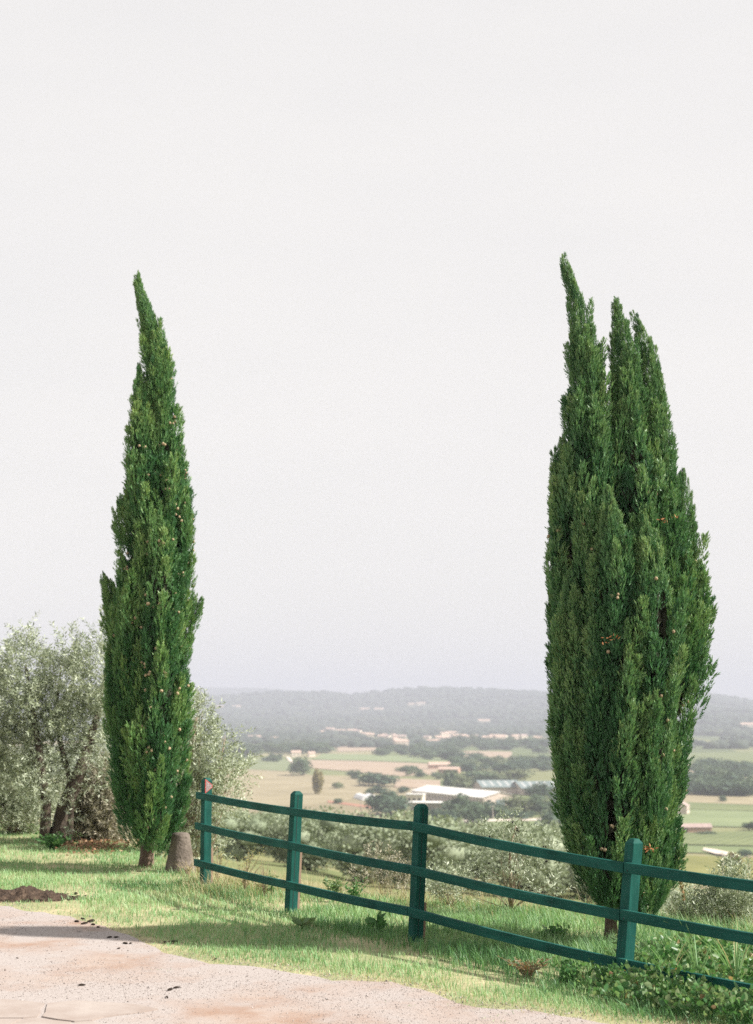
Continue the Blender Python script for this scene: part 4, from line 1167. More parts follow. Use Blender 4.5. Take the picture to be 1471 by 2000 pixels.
# leaf litter under the olive
def litter():
    N = 900
    u = RNG.normal(185, 30, N); v = RNG.normal(1654, 7, N)
    P = np.array([gr(a, b) for a, b in zip(u, v)]); P[:, 2] = RNG.uniform(.01, .05, N)
    V, Fc = inst(LEAF_OVAL[0], LEAF_OVAL[1], frames(RNG.normal(size=(N, 3)) * [1, 1, .4], RNG.uniform(0, 6, N)), P, RNG.uniform(.03, .06, N))
    tag(obj('leaf_litter', mesh_data('leaf_litter', V, Fc, M['litter'])), 'brown fallen leaves on the grass left of the narrow cypress', 'leaves', kind='stuff')
litter()

# ------------------------------------------------------------------ stone bollard, rock, soil mound, clods
def lumpy(name, prof, n, mat, parent, amp, seed, loc, flat=0.0, ell=1.0):
    V, Fc = [], []
    for i, (z, r) in enumerate(prof):
        for k in range(n):
            a = k / n * 6.283
            q = 1 + (float(fbm(math.cos(a) * 1.6 + 5 + seed, math.sin(a) * 1.6 + z * 6 + seed, seed)) - .5) * amp
            V.append((math.cos(a) * r * q, math.sin(a) * r * q * ell, z + (float(fbm(a * 1.5, z * 4, seed + 3)) - .5) * amp * .12))
    for i in range(len(prof) - 1):
        for k in range(n): Fc.append((i * n + k, i * n + (k + 1) % n, (i + 1) * n + (k + 1) % n, (i + 1) * n + k))
    Fc.append(tuple((len(prof) - 1) * n + k for k in range(n)))
    return obj(name, mesh_data(name, V, Fc, mat, True), parent, loc)
bS = gr(352, 1703)
k = bS[1] / F
o = lumpy('stone_bollard', [(-.05, 29 * k), (.02, 28.5 * k), (18 * k, 26 * k), (36 * k, 22.5 * k), (54 * k, 19.5 * k), (66 * k, 17.5 * k), (71 * k, 16 * k), (73.5 * k, 12 * k), (74 * k, 5 * k)], 26, M['stone'], None, .22, 4, bS)
tag(o, 'squat tapered stone bollard beside the fence end post', 'bollard')
o = lumpy('rock', [(-.02, .1), (.03, .11), (.08, .085), (.11, .04)], 12, M['pale_stone'], None, .6, 9, gr(36, 1617), ell=.7)
tag(o, 'pale pinkish rock on the grass at the left edge', 'rock')

def mound():
    c = gr(48, 1756)
    nx, ny = 60, 26
    X, Y = np.meshgrid(np.linspace(-.75, .6, nx), np.linspace(-.3, .34, ny), indexing='ij')
    q = np.clip(1 - (X / .6) ** 2 - (Y / .25) ** 2 - (fbm(X * 7, Y * 7, 94) - .4) * .9, 0, 1)
    Z = .1 * q ** .6 * (.35 + 1.2 * fbm(X * 6, Y * 6, 91)) + (fbm(X * 26, Y * 26, 92) - .5) * .09 * (q > 0) - .012
    V = np.stack([X, Y, Z], -1).reshape(-1, 3)
    i, j = np.meshgrid(np.arange(nx - 1), np.arange(ny - 1), indexing='ij')
    Fq = np.stack([i * ny + j, (i + 1) * ny + j, (i + 1) * ny + j + 1, i * ny + j + 1], -1).reshape(-1, 4)
    m = q.reshape(-1)[Fq].max(1) > 0
    o = obj('soil_mound', mesh_data('soil_mound', V, Fq[m], M['soil']), None, c)
    tag(o, 'heap of dark brown soil where the road meets the grass', 'soil')
    cm = lumpy('crumb', [(-.3, .9), (.1, 1.0), (.4, .75), (.6, .3)], 8, M['soil'], o, 1.0, 70, (0, 0, 0), ell=.7)
    for q_ in range(46):
        a = random.uniform(0, 6.283); rr_ = random.uniform(.7, 1.35)
        c_ = cm if q_ == 0 else cm.copy()
        if q_: COL.objects.link(c_)
        c_.location = (math.cos(a) * .58 * rr_, math.sin(a) * .24 * rr_, .02); k_ = random.uniform(.006, .024); c_.scale = (k_ * 1.3, k_, k_ * .8); c_.rotation_euler = (0, 0, a * 3)
mound()
CLODS = [(150, 1802, 9), (162, 1797, 7), (165, 1806, 10), (178, 1801, 11), (182, 1808, 8), (192, 1813, 6), (214, 1833, 7), (227, 1833, 6), (245, 1845, 8), (255, 1845, 6), (232, 1855, 5), (338, 1842, 10), (322, 1843, 7),
         (160, 1927, 8), (332, 1936, 10), (345, 1932, 8), (326, 1951, 7), (420, 1876, 7), (148, 1747, 9), (225, 1738, 7)]
clod_me = [None] * 4
for i in range(4):
    t = lumpy('dirt_clod', [(-.3, .9), (.1, 1.0), (.4, .75), (.6, .3)], 9, M['soil'], None, 1.1, 60 + i, (0, 0, 0), ell=.6)
    clod_me[i] = t.data; bpy.data.objects.remove(t)
for i, (u, v, s) in enumerate(CLODS):
    p = gr(u, v); p[2] = .012
    o = obj('dirt_clod', clod_me[i % 4], None, p); r = s / 2 * p[1] / F * 1.3
    o.scale = (r * 1.4, r, r * .6); o.rotation_euler = (0, 0, random.uniform(0, 6))
    tag(o, 'small dark clod of earth lying on the pale road edge', 'clod', 'dark clods scattered on the road')

# ------------------------------------------------------------------ far trees
def blob(seed, sub=2):
    """lumpy low-poly crown core (icosphere)"""
    import bmesh
    bm = bmesh.new(); bmesh.ops.create_icosphere(bm, subdivisions=sub, radius=1)
    V = np.array([v.co[:] for v in bm.verts]); Fc = np.array([[v.index for v in f.verts] for f in bm.faces]); bm.free()
    q = fbm(V[:, 0] * 1.6 + seed, V[:, 1] * 1.6 + V[:, 2] * 1.3 + seed, seed)
    return V * (.72 + .5 * q)[:, None], Fc

def tree_crown(seed, lobes=6, leaves=420, asp=1.0, leaf=.11, low=.08):
    """crown one unit high: lobed core hidden under leaf-clump faces"""
    r = np.random.default_rng(seed); global RNG
    parts = []; LV, LF = proto_leaf(.5, .2); LT = np.array([[0, 1, 2], [0, 2, 3]])
    B = blob(seed, 1)
    C = np.stack([r.uniform(-.3, .3, lobes) * asp, r.uniform(-.3, .3, lobes) * asp, r.uniform(low + .14, .78, lobes)], 1)
    R = r.uniform(.2, .34, lobes) * (1.1 - .35 * (C[:, 2] - .3)) 
    for c, q in zip(C, R):
        parts.append((B[0] * q * .62 * [asp, asp, .9] + c, B[1]))
        m = leaves // lobes
        d = r.normal(size=(m, 3)); d /= np.linalg.norm(d, axis=1, keepdims=True)
        P = c + d * q * [asp, asp, .95] * r.uniform(.75, 1.08, (m, 1))
        parts.append(inst(LV - [0, 0, .3], LT, frames(d + r.normal(size=(m, 3)) * .7 + [0, 0, .3], r.uniform(0, 6, m)), P, r.uniform(.6, 1.3, m) * leaf))
    return join(parts)

CROWNS = {}
for kk in ('green', 'dark', 'pale', 'yellow'):
    CROWNS[kk] = []
    for s in range(3):
        V, Fc = tree_crown(200 + s * 7 + len(kk), 8 + s, 900, 1.15 if kk != 'yellow' else .45, .085)
        tm = MB().tube([(0, 0, -.06), (0, 0, .2), (.02, 0, .45)], [.04, .03, .015], 6)
        V2 = np.array(tm.V); me = bpy.data.meshes.new('tree')
        me.from_pydata([tuple(p) for p in V] + [tuple(p) for p in V2], [], [tuple(map(int, f)) for f in Fc] + [tuple(i + len(V) for i in f) for f in tm.F])
        me.materials.append(M['tree_' + kk]); me.materials.append(M['olive_bark'])
        for p in me.polygons:
            if p.index >= len(Fc): p.material_index = 1
        CROWNS[kk].append(me)

def far_tree(u, v, wpx, hpx, kk, label, group=None, z=PLAIN, seed=None):
    p = gr(u, v, z); k = np.linalg.norm(p[:2]) / F
    o = obj('tree', random.choice(CROWNS[kk]), None, p)
    h = hpx * k; w = wpx * k
    nat = .8 if kk != 'yellow' else .4
    o.scale = (w / nat, w / nat, h); o.rotation_euler = (0, 0, random.uniform(0, 6.283))
    return tag(o, label, 'tree', group)

# single trees one can point to
SINGLE = [
 (592, 1515, 34, 38, 'green', 'large round green tree standing alone in the tan field'),
 (622, 1552, 16, 52, 'yellow', 'slender yellowing poplar below the round tree in the field'),
 (763, 1594, 66, 50, 'dark', 'big dark tree just left of the third fence post, beside the white sheds'),
 (690, 1522, 18, 18, 'green', 'small bush left of the dark thicket in the tan field'),
 (710, 1525, 16, 12, 'green', 'tiny bush between small bush and dark thicket'),
 (740, 1536, 56, 28, 'dark', 'wide dark thicket in the middle of the tan field'),
 (893, 1590, 44, 40, 'green', 'tree in front of the long white-roofed shed'),
 (868, 1608, 40, 30, 'dark', 'dark rounded bush right of the third fence post'),
 (925, 1612, 44, 46, 'green', 'green tree below the pink shed wall'),
 (958, 1598, 26, 34, 'dark', 'dark tree at the foot of the pink shed wall'),
 (978, 1600, 28, 26, 'green', 'bushy tree beside the road below the pink shed'),
 (1015, 1590, 40, 34, 'pale', 'pale green tree right of the pink shed'),
 (1055, 1590, 36, 36, 'green', 'green tree left of the broad cypress below the grey sheds'),
 (1080, 1625, 50, 50, 'dark', 'dark trees close to the left side of the broad cypress'),
 (905, 1545, 30, 32, 'pale', 'pale green tree behind the long white-roofed shed'),
 (880, 1540, 22, 36, 'green', 'upright tree behind the white shed roof'),
 (1000, 1528, 46, 24, 'pale', 'pale olive-coloured tree behind the grey sheds'),
 (930, 1528, 60, 22, 'green', 'green copse left of the grey sheds'),
 (1410, 1566, 12, 12, 'green', 'lone little tree at the edge of the right tan field'),
 (1465, 1622, 20, 18, 'dark', 'dark bush at the right edge beyond the barn'),
 (1455, 1672, 26, 12, 'dark', 'low dark bush by the white track'),
 (1432, 1690, 26, 26, 'yellow', 'reddish-yellow tree among the utility poles'),
 (1378, 1630, 26, 7, 'green', 'low bush at the right end of the brick barn'),
]
for u, v, w_, h_, kk, lab in SINGLE: far_tree(u, v, w_, h_, kk, lab)

# rows and copses
def band(poly_u, poly_v, n, size, kinds, label, group):
    """poly: u range, v range at both ends ((v0,v1) left, (v0,v1) right)"""
    u0, u1 = poly_u; (a0, a1), (b0, b1) = poly_v
    for i in range(n):
        t = random.random(); u = u0 + (u1 - u0) * t
        lo, hi = a0 + (b0 - a0) * t, a1 + (b1 - a1) * t
        v = random.uniform(lo, hi); s = random.uniform(*size)
        far_tree(u, v, s * random.uniform(1.0, 1.7), s, random.choice(kinds), label, group)
band((410, 655), ((1466, 1478), (1464, 1472)), 34, (13, 20), ['dark', 'green'], 'dark tree in the long row left of the white farmhouse', 'dark tree row beyond the tan field')
band((400, 560), ((1482, 1492), (1482, 1488)), 18, (8, 12), ['dark', 'green'], 'low tree at the far edge of the grey-green field', 'low trees along the grey-green field')
band((735, 790), ((1466, 1478), (1466, 1476)), 7, (12, 18), ['dark', 'green'], 'tree in the small copse in the middle of the valley', 'small copse in mid valley')
band((800, 890), ((1462, 1486), (1462, 1486)), 22, (14, 22), ['dark', 'green'], 'tree in the dark copse below the village', 'dark copse below the village')
band((880, 1095), ((1452, 1462), (1458, 1474)), 34, (13, 20), ['dark', 'green'], 'tree in the belt of woodland under the village houses', 'tree belt under the village')
band((880, 1095), ((1490, 1512), (1488, 1508)), 40, (13, 21), ['green', 'pale', 'dark'], 'tree among hedges beyond the grey sheds', 'hedgerow trees beyond the sheds')
band((780, 880), ((1506, 1514), (1516, 1528)), 12, (8, 14), ['green', 'pale'], 'hedge tree right of the dark thicket', 'hedge right of the dark thicket')
band((1335, 1480), ((1540, 1552), (1546, 1556)), 30, (22, 34), ['dark', 'green'], 'tree in the dark wood right of the broad cypress', 'dark wood right of the broad cypress')
band((1335, 1480), ((1505, 1530), (1505, 1530)), 30, (18, 26), ['green', 'dark'], 'tree in the farther wood right of the broad cypress', 'farther wood at the right')
band((1045, 1100), ((1550, 1580), (1550, 1580)), 8, (16, 26), ['green', 'dark'], 'tree between the grey sheds and the broad cypress', 'trees beside the grey sheds')

band((640, 860), ((1538, 1572), (1546, 1580)), 12, (9, 15), ['green', 'pale', 'dark'], 'small field tree left of the white sheds', 'small field trees left of the sheds')
band((880, 1095), ((1575, 1600), (1570, 1606)), 18, (11, 19), ['green', 'pale', 'dark'], 'small tree on the meadow below the sheds', 'small trees below the sheds')
# distant woodland that reads as one mass
def woodland():
    N = 19000
    r = np.sqrt(RNG.uniform(2150 ** 2, 6450 ** 2, N)); a = RNG.uniform(-.33, .33, N)
    x, y = r * np.sin(a), r * np.cos(a)
    den = fbm(x / 260, y / 420, 131)
    k = den > np.interp(r, [2150, 2900, 3600, 4600], [.5, .42, .4, .34])
    u = W / 2 + x / y * F
    k &= ~((r > 2450) & (r < 3150) & (u > 620) & (u < 1100) & (RNG.uniform(size=N) < .7))
    x, y, r = x[k], y[k], r[k]; n = len(x)
    s = RNG.uniform(6, 13, n) * np.interp(r, [2400, 6400], [.95, 1.25])
    parts = []
    w = RNG.integers(0, 3, n) + np.where(r > 3100, 3, 0)
    for i in range(6):
        q = w == i; B = blob(300 + i, 1)
        if i > 2:                                               # farthest crowns: plain twenty-faced lumps
            ph = (1 + 5 ** .5) / 2
            B = (np.array([(-1, ph, 0), (1, ph, 0), (-1, -ph, 0), (1, -ph, 0), (0, -1, ph), (0, 1, ph), (0, -1, -ph), (0, 1, -ph), (ph, 0, -1), (ph, 0, 1), (-ph, 0, -1), (-ph, 0, 1)]) / 1.9 * RNG.uniform(.75, 1.2, (12, 1)),
                 np.array([(0,11,5),(0,5,1),(0,1,7),(0,7,10),(0,10,11),(1,5,9),(5,11,4),(11,10,2),(10,7,6),(7,1,8),(3,9,4),(3,4,2),(3,2,6),(3,6,8),(3,8,9),(4,9,5),(2,4,11),(6,2,10),(8,6,7),(9,8,1)]))
        parts.append(inst(B[0], B[1], frames(np.tile([0, 0, 1.], (q.sum(), 1)), RNG.uniform(0, 6, q.sum())), np.stack([x[q], y[q], terrain(x[q], y[q]) + s[q] * .25], 1), np.stack([s[q] * 1.3, s[q] * 1.3, s[q] * .75], 1)))
    V, Fc = join(parts)
    tag(obj('woodland', mesh_data('woodland', V, Fc, M['woods'])), 'hazy woods covering the far side of the valley and the hills', 'woodland', kind='stuff')
woodland()

# ------------------------------------------------------------------ olive grove on the slope
def slope_olives():
    protos = []
    for s in range(4):
        V, Fc = tree_crown(400 + s, 13, 5200, 1.3, .042, .02)
        cm = mesh_data('crown', V, Fc, M['olive_far'])
        tb = MB(); tb.tube([(0, 0, -.1), (.02, 0, .15), (.05, .02, .42)], [.055, .045, .02], 7); tb.tube([(0, 0, .1), (-.08, .03, .3), (-.14, .05, .48)], [.04, .03, .012], 6)
        protos.append((cm, tb.data('trunk', M['olive_bark'], True)))
    small = []
    for s in range(3): small.append(tree_crown(440 + s, 4, 120, 1.3, .15, .05))
    pts = []
    rnd = random.Random(8)
    for gy in np.arange(88, 640, 7.4):
        half = gy * .33 + 6
        for gx in np.arange(-half, half, 7.6):
            x = gx + rnd.uniform(-2.4, 2.4); y = gy + rnd.uniform(-2.4, 2.4)
            t = y - float(edge_y(x)); ang = x / y; u = W / 2 + ang * F
            if u < 330 or u > 1580: continue
            lim = 560 if ang < .14 else 330
            if t < 74 or t > lim: continue
            z = float(terrain(x, y))
            v = HORIZON + (EYE - z) / y * F
            if v > 1900: continue
            # open meadow gaps
            if float(fbm(x / 26, y / 26, 141)) > .6: continue
            pts.append((y, x, z, u, v))
    pts.sort()
    ind = pts[:280]
    ub = [(430, 'behind the end post'), (500, 'right of the end post'), (575, 'left of the second post'), (650, 'right of the second post'), (735, 'midway between second and third post'), (815, 'left of the third post'),
          (900, 'right of the third post'), (1000, 'left of the olive sapling'), (1110, 'between sapling and broad cypress'), (1330, 'hidden behind the broad cypress'), (1400, 'right of the broad cypress'), (9999, 'at the right picture edge')]
    def where(u, v):
        w_ = next(t for lim_, t in ub if u < lim_)
        top = np.interp(u, [400, 573, 815, 1222, 1471], [1555, 1585, 1612, 1692, 1722]); mid = np.interp(u, [400, 573, 815, 1222, 1471], [1615, 1650, 1697, 1785, 1828])
        h_ = 'above the top rail' if v < top else ('between top and middle rail' if v < mid else 'below the middle rail')
        return w_, h_
    for (y, x, z, u, v) in ind:
        w_, h_ = where(u, v - 2.2 / y * F)
        r = thing('olive_tree', 'slope olive %s, seen %s' % (w_, h_), 'olive tree', (x, y, z), rnd.uniform(0, 6.28), 'slope olives %s, %s' % (w_, h_))
        h = rnd.uniform(3.1, 4.6); r.scale = (h * rnd.uniform(.9, 1.15), h * rnd.uniform(.9, 1.15), h)
        cm, tm = rnd.choice(protos)
        obj('crown', cm, r); obj('trunk', tm, r)
    rest = pts[280:]
    if rest:
        parts = []
        A = np.array(rest)
        w = RNG.integers(0, 3, len(A))
        for i in range(3):
            q = A[w == i]; n = len(q)
            if n:
                h = RNG.uniform(3.2, 4.8, n)
                parts.append(inst(small[i][0], small[i][1], frames(np.tile([0, 0, 1.], (n, 1)), RNG.uniform(0, 6, n)), q[:, [1, 0, 2]] - [0, 0, .2], h))
        V, Fc = join(parts)
        tag(obj('distant_olive_grove', mesh_data('distant_olive_grove', V, Fc, M['olive_far'])), 'farther olive grove merging at the foot of the slope', 'olive grove', kind='stuff')
slope_olives()

# ------------------------------------------------------------------ fields, tracks
def field(name, px, mat, label, z=PLAIN + .15):
    P = [gr(u, v, z) for u, v in px]
    c = sum(P) / len(P)
    o = obj(name, mesh_data(name, np.array(P) - c, [tuple(range(len(P)))], mat), None, c)
    if o.data.polygons[0].normal.z < 0: o.data.flip_normals()
    return struct(o, label, 'field' if 'field' in name else 'track')
TAN = field_mat('tan_stubble', (.2, .17, .105), (.31, .265, .175))
PINK = field_mat('ploughed_pink_soil', (.26, .195, .145), (.35, .28, .21))
GREY = field_mat('grey_green_crop', (.12, .15, .08), (.2, .22, .12))
PGREEN = field_mat('pale_green_crop', (.135, .17, .085), (.21, .245, .125))
VINE = field_mat('vineyard_rows', (.1, .125, .055), (.17, .195, .09), 5, .5)
VINE2 = field_mat('vineyard_rows_yellowing', (.1, .11, .035), (.24, .23, .08), 4, 1.1)
GREEN = field_mat('green_meadow', (.12, .155, .07), (.18, .215, .1))
REDS = field_mat('red_soil', (.27, .13, .09), (.34, .19, .14))
TRACK = field_mat('pale_track', (.5, .43, .36), (.6, .53, .46))
FIELDS = [
 ('field', [(440, 1502), (520, 1498), (610, 1514), (700, 1516), (790, 1528), (860, 1540), (860, 1552), (720, 1556), (600, 1572), (430, 1580)], TAN, 'wide tan stubble field behind the left half of the fence', 0),
 ('field', [(600, 1484), (700, 1486), (860, 1492), (850, 1512), (780, 1516), (680, 1506), (606, 1500)], PINK, 'pinkish ploughed field beyond the round tree', .04),
 ('field', [(440, 1484), (570, 1484), (600, 1500), (560, 1506), (440, 1500)], GREY, 'grey-green field left of the round tree', .04),
 ('field', [(630, 1472), (740, 1474), (905, 1482), (900, 1491), (700, 1485), (610, 1483)], PGREEN, 'pale green strip below the tree row', .04),
 ('field', [(640, 1449), (735, 1450), (735, 1466), (660, 1468)], PINK, 'small brownish field in mid valley', .04),
 ('field', [(890, 1466), (1000, 1468), (1000, 1480), (890, 1478)], PINK, 'small buff field right of the dark copse', .04),
 ('field', [(770, 1520), (860, 1524), (860, 1540), (770, 1538)], PINK, 'narrow bare field right of the dark thicket', .08),
 ('field', [(640, 1563), (728, 1574), (728, 1579), (640, 1567)], REDS, 'thin strip of red soil left of the dark tree', .08),
 ('field', [(430, 1572), (600, 1572), (720, 1556), (760, 1600), (430, 1612)], field_mat('brown_pasture', (.17, .15, .09), (.26, .215, .14)), 'brownish pasture above the olive grove', .04),
 ('field', [(960, 1598), (1100, 1602), (1100, 1630), (940, 1612)], GREEN, 'green meadow below the sheds', .08),
 ('track', [(900, 1601), (1060, 1598), (1062, 1602), (900, 1605)], TRACK, 'pale track across the meadow below the sheds', .12),
 ('field', [(1330, 1552), (1460, 1560), (1480, 1572), (1330, 1566)], TAN, 'tan field right of the broad cypress', .04),
 ('field', [(1330, 1566), (1490, 1573), (1490, 1584), (1330, 1580)], VINE, 'dark green vineyard strip beyond the barn', .08),
 ('field', [(1320, 1580), (1490, 1585), (1490, 1616), (1320, 1612)], PGREEN, 'light green vineyard behind the barn', .04),
 ('field', [(1310, 1627), (1490, 1622), (1490, 1652), (1310, 1648)], VINE, 'vineyard in front of the barn', .08),
 ('field', [(1310, 1650), (1490, 1654), (1490, 1668), (1310, 1664)], GREEN, 'green strip along the white track', .04),
 ('track', [(1375, 1655), (1400, 1659), (1448, 1669), (1444, 1675), (1398, 1667), (1372, 1660)], TRACK, 'white track near the utility poles', .12),
 ('field', [(1310, 1670), (1490, 1676), (1490, 1720), (1310, 1712)], VINE2, 'yellowing vineyard at the foot of the slope', .06),
 ('track', [(558, 1478), (566, 1478), (580, 1496), (573, 1496)], TRACK, 'short white track beside the white farmhouse', .12),
]
for nm, px, mt, lab, dz in FIELDS: field(nm, px, mt, lab, PLAIN + .25 + dz * 4)

# ------------------------------------------------------------------ buildings
def gable_house(name, label, base, L, Wd, H, R, rz, wall, roof, group=None, over=.4, cat='house', detail=False, strips=False, seams=0):
    r = thing(name, label, cat, base, rz, group)
    mb = MB(); x, y = L / 2, Wd / 2
    mb.add([(-x, -y, -.5), (x, -y, -.5), (x, y, -.5), (-x, y, -.5), (-x, -y, H), (x, -y, H), (x, y, H), (-x, y, H), (-x, 0, H + R), (x, 0, H + R)],
           [(0, 1, 5, 4), (2, 3, 7, 6), (1, 2, 6, 9, 5), (3, 0, 4, 8, 7)])
    mb.build('wall', M[wall], r)
    rb = MB(); X = x + over; k = R / y; yo = y + over; z0 = H - over * k + .06
    for s in (-1, 1):
        rb.add([(-X, s * yo, z0), (X, s * yo, z0), (X, 0, H + R + .06), (-X, 0, H + R + .06), (-X, s * yo, z0 + .18), (X, s * yo, z0 + .18), (X, 0, H + R + .24), (-X, 0, H + R + .24)],
               [(0, 1, 2, 3), (7, 6, 5, 4), (0, 4, 5, 1), (3, 2, 6, 7), (0, 3, 7, 4), (1, 5, 6, 2)])
    ro = rb.build('roof', M[roof], r)
    if strips:
        for q in range(5):
            xs = -x + L * (q + .5) / 5
            for s in (-1, 1):
                sb = MB(); sb.add([(xs - .9, s * y * .85, H + R * .15 + .3), (xs + .9, s * y * .85, H + R * .15 + .3), (xs + .9, s * y * .15, H + R * .85 + .3), (xs - .9, s * y * .15, H + R * .85 + .3)], [(0, 1, 2, 3)])
                sb.build('roof_light', M['skylight'], ro)
    for q in range(seams):                                           # raised sheet joints across the roof
        xs = -x + L * (q + .5) / seams
        for s in (-1, 1):
            sb = MB(); sb.add([(xs - .12, s * yo, z0 + .3), (xs + .12, s * yo, z0 + .3), (xs + .12, 0, H + R + .36), (xs - .12, 0, H + R + .36)], [(0, 1, 2, 3)]); sb.build('roof_seam', M['skylight'], ro)
    if seams:
        for e in (-1, 1):
            MB().box((e * (x + .08) - .08, -3, -.4), (e * (x + .08) + .08, 3, H * .75)).build('door', M['grey_roof'], r)
            for q in (-8, 8): MB().box((e * (x + .08) - .08, q - 1.2, H * .5), (e * (x + .08) + .08, q + 1.2, H * .5 + 1.2)).build('window', M['dark_void'], r)
    if detail:
        n = max(2, int(L / 4))
        for s in (-1, 1):
            for q in range(n):
                xs = -x + L * (q + .5) / n
                wb = MB(); wb.box((xs - .5, s * (y + .05) - .06, H * .45), (xs + .5, s * (y + .05) + .06, H * .45 + 1.2)); wb.build('window', M['dark_void'], r)
    return r
def on_plain(u, v): return gr(u, v, PLAIN)

# long white-roofed shed
p = on_plain(925, 1575)
gable_house('warehouse', 'long white-roofed shed with a pinkish end wall behind the fence', p + [-4, 38, 0], 84, 24, 5.2, 3.0, math.radians(118), 'pale_wall', 'white_roof', cat='shed', over=.6, detail=True, seams=21)
gable_house('warehouse', 'grey-green roofed shed with pale roof strips, left of the pair', on_plain(970, 1548), 26, 34, 4.5, 3.6, math.radians(8), 'pale_wall', 'grey_roof', cat='shed', over=1.0, strips=True)
gable_house('warehouse', 'grey-green roofed shed with pale roof strips beside the broad cypress', on_plain(1046, 1550), 26, 34, 4.5, 3.6, math.radians(8), 'pale_wall', 'grey_roof', cat='shed', over=1.0, strips=True)
# open canopy building right of the dark tree
def canopy():
    b = on_plain(838, 1582)
    r = thing('canopy_building', 'low white flat-roofed canopy building behind the third fence post', 'building', b, math.radians(-14))
    MB().box((-11, -6, 4.0), (11, 6, 4.5)).build('roof', M['white_roof'], r)
    MB().box((-10.5, .5, -.5), (10.5, 5.5, 4.0)).build('wall', M['cream_wall'], r)
    for x in (-10, -5, 0, 5, 10): MB().box((x - .2, -5.6, -.5), (x + .2, -5.2, 4.0)).build('post', M['concrete_pole'], r)
    b2 = on_plain(812, 1572)
    r = thing('office_block', 'small cream flat-roofed block at the left end of the canopy building', 'building', b2, math.radians(-14))
    MB().box((-5, -4, -.5), (5, 4, 6)).build('wall', M['cream_wall'], r)
    MB().box((-5.4, -4.4, 6.002), (5.4, 4.4, 6.5)).build('roof', M['white_roof'], r)
    for q in (-3, 0, 3): MB().box((q - .7, -4.08, 2.6), (q + .7, -3.95, 4.2)).build('window', M['dark_void'], r)
canopy()
def tunnel(u, v, label):
    b = on_plain(u, v); r = thing('polytunnel', label, 'greenhouse', b, math.radians(12))
    mb = MB(); n = 12
    for e in (-14, 14):
        mb.V += [(math.cos(math.pi * k / n) * 3.0, e, math.sin(math.pi * k / n) * 3.6 - .2) for k in range(n + 1)]
    mb.F = [(k, k + 1, n + 2 + k, n + 1 + k) for k in range(n)] + [tuple(range(n + 1))[::-1], tuple(range(n + 1, 2 * n + 2))]
    mb.build('film_cover', M['plastic'], r)
    MB().box((-1, -14.1, -.2), (1, -13.95, 2.1)).build('door', M['skylight'], r)
tunnel(708, 1562, 'white polytunnel, left one of the pair left of the dark tree')
tunnel(728, 1563, 'white polytunnel, right one of the pair left of the dark tree')
# barn and house to the right
r = gable_house('barn', 'low brick barn with a reddish roof in the vineyards at the right', on_plain(1361, 1628) + [0, 3, 0], 13.5, 7, 2.8, 1.3, math.radians(4), 'brick_wall', 'barn_roof', cat='barn')
MB().box((-6.78, -3.2, -.3), (-6.72, 3.2, 2.5)).build('doorway', M['dark_void'], r)
MB().box((-6.4, -3.56, -.3), (-4.6, -3.45, 2.3)).build('doorway', M['dark_void'], r)
gable_house('farmhouse', 'pale gabled house peeping out right of the broad cypress', on_plain(1328, 1590), 10, 9, 4.5, 2.6, math.radians(70), 'pale_wall', 'barn_roof', detail=True)
gable_house('farmhouse', 'white farmhouse with hipped roof beside the long tree row', on_plain(578, 1479), 11, 9, 5.5, 2.2, .2, 'cream_wall', 'tile_roof', detail=True)
gable_house('farmhouse', 'small white outbuilding right of the white farmhouse', on_plain(608, 1478), 8, 7, 4, 2, .4, 'cream_wall', 'tile_roof')
gable_house('farmhouse', 'red-roofed farm beyond the hedgerow in mid valley', on_plain(858, 1502), 20, 10, 4, 2.4, .1, 'brick_wall', 'tile_roof', detail=True)
gable_house('farmhouse', 'reddish low farm building right of the red-roofed farm', on_plain(878, 1510), 18, 9, 3.4, 2, -.3, 'brick_wall', 'tile_roof', detail=True)
gable_house('farmhouse', 'ochre farm in the woods at the left of the valley', on_plain(497, 1447), 22, 12, 7, 2.6, .2, 'cream_wall', 'tile_roof', detail=True)
gable_house('farmhouse', 'left of two small pinkish houses in the left woods', on_plain(534, 1450), 10, 9, 7, 2.2, .5, 'pale_wall', 'tile_roof')
gable_house('farmhouse', 'right of two small pinkish houses in the left woods', on_plain(545, 1450), 10, 9, 7, 2.2, .9, 'pale_wall', 'tile_roof')
gable_house('farmhouse', 'pale house glimpsed at the right edge of the broad cypress', on_plain(1342, 1524), 9, 8, 5.5, 2, .3, 'cream_wall', 'tile_roof')
gable_house('farmhouse', 'tiny white house at the right of the tree belt', on_plain(1081, 1472), 8, 8, 6, 2, .3, 'cream_wall', 'white_roof')
# the village
random.seed(77)
VILL = [(u, v) for u, v in [(632, 1432), (645, 1428), (652, 1433), (664, 1430), (676, 1433), (688, 1432), (700, 1436), (712, 1437), (723, 1440), (748, 1443), (756, 1448), (764, 1446), (772, 1441), (779, 1445), (786, 1447), (760, 1440), (775, 1453), (783, 1458),
        (835, 1448), (845, 1453), (856, 1451), (866, 1449), (876, 1447), (858, 1442), (868, 1439), (880, 1438), (890, 1437), (898, 1441), (908, 1443), (918, 1444), (928, 1443), (958, 1446), (966, 1444), (975, 1446), (984, 1445), (992, 1450), (1003, 1450), (1010, 1446), (1022, 1446), (1032, 1449), (1050, 1448), (1058, 1449), (1072, 1452), (1080, 1452), (1088, 1452)]]
protoH = [gable_house('village_house', 'pale house in the distant village across the valley', (0, 0, -500), L, Wd, H, 2.2, 0, wl_, rf_, 'village houses across the valley')
          for L, Wd, H, wl_, rf_ in [(13, 10, 7, 'cream_wall', 'tile_roof'), (17, 11, 8, 'pale_wall', 'tile_roof'), (11, 10, 9, 'cream_wall', 'barn_roof'), (22, 10, 6, 'cream_wall', 'tile_roof')]]
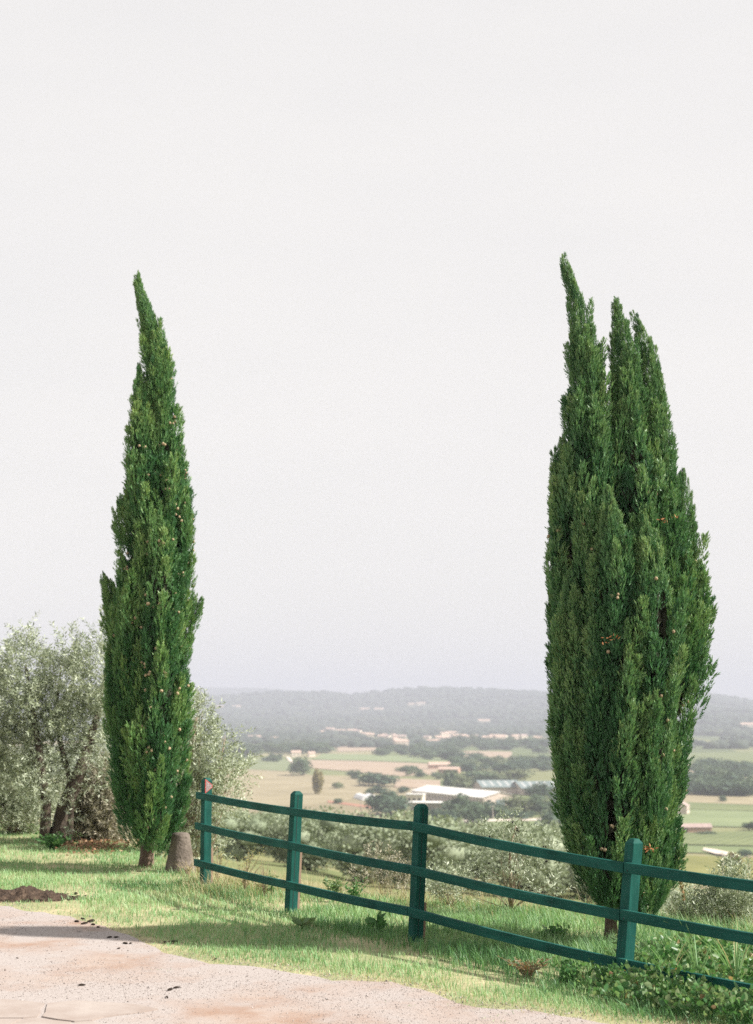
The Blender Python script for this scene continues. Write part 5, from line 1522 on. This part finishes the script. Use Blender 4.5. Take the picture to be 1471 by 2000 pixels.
for i, (u, v) in enumerate(VILL):
    p = on_plain(u, v + 3); p[2] = float(terrain(p[0], p[1]))
    h = protoH[i] if i < 4 else copy_tree(protoH[i % 4])
    c_ = next(t for l_, t in ((730, 'the leftmost row of the village'), (800, 'the small cluster above the mid-valley copse'), (850, 'the left end of the main village'), (885, 'the middle of the main village'), (940, 'the right side of the main village'), (1000, 'the village row below the long hill building'), (1040, 'the village row nearing the broad cypress'), (9999, 'the village edge touching the broad cypress')) if u < l_)
    h['label'] = 'pale house in ' + c_; h['group'] = 'houses in ' + c_
    h.location = p; h.rotation_euler = (0, 0, random.uniform(-.6, .6))
    s = random.uniform(.9, 1.25); h.scale = (s, s, s)
# hillside houses farther off
for u, v, lab in [(712, 1392, 'left pale villa on the far wooded hillside'), (740, 1393, 'right pale villa on the far wooded hillside'), (806, 1383, 'pale villa high on the far hill, left'), (822, 1381, 'pale villa high on the far hill, right'), (945, 1416, 'long pale building on the lower hill left of the broad cypress'), (428, 1387, 'pale villa on the hillside right of the left olive'), (462, 1388, 'second pale villa on the hillside at the left'), (1462, 1480, 'long pale wall-like building at the right edge of the valley')]:
    Y = 3500.0
    for _ in range(60):                                # walk along the line of sight until it meets the hill
        q = at(u, v, Y)
        if q[2] <= float(terrain(q[0], q[1])): break
        Y += 45
    q[2] = float(terrain(q[0], q[1]))
    gable_house('hill_villa', lab, q, 34, 18, 12, 4, .1, 'cream_wall', 'tile_roof')

# utility poles
def pole(u, v, hpx, label):
    b = on_plain(u, v); k = b[1] / F
    r = thing('utility_pole', label, 'utility pole', b); h = hpx * k
    MB().tube([(0, 0, -.3), (0, 0, h)], [.22, .15], 8).build('shaft', M['concrete_pole'], r)
    MB().box((-1.1, -.08, h - .7), (1.1, .08, h - .5)).build('crossarm', M['concrete_pole'], r)
    for x in (-.9, 0, .9): MB().tube([(x, 0, h - .5), (x, 0, h - .2)], [.07, .06], 6).build('insulator', M['plastic'], r)
pole(1412, 1712, 46, 'tall concrete utility pole, leftmost of three at the right')
pole(1428, 1714, 42, 'utility pole in the middle of the three at the right')
pole(1463, 1722, 50, 'utility pole at the right picture edge')
pole(705, 1594, 28, 'small utility pole in front of the polytunnels')
pole(963, 1604, 30, 'thin pole by the pink shed wall')

# ------------------------------------------------------------------ haze
hb = MB().box((-13500, -13500, PLAIN - 2), (13500, 13500, 230))
hm, hn, hl = nt('haze')
ho = hn.new('ShaderNodeOutputMaterial'); hv = hn.new('ShaderNodeVolumePrincipled')
hv.inputs['Color'].default_value = (.565, .585, .685, 1); hv.inputs['Density'].default_value = 2.15e-4; hv.inputs['Anisotropy'].default_value = 0.0
hl.new(hv.outputs[0], ho.inputs['Volume'])
hz = hb.build('haze', hm)
tag(hz, 'pale haze lying over the valley and far hills', 'haze', kind='stuff')
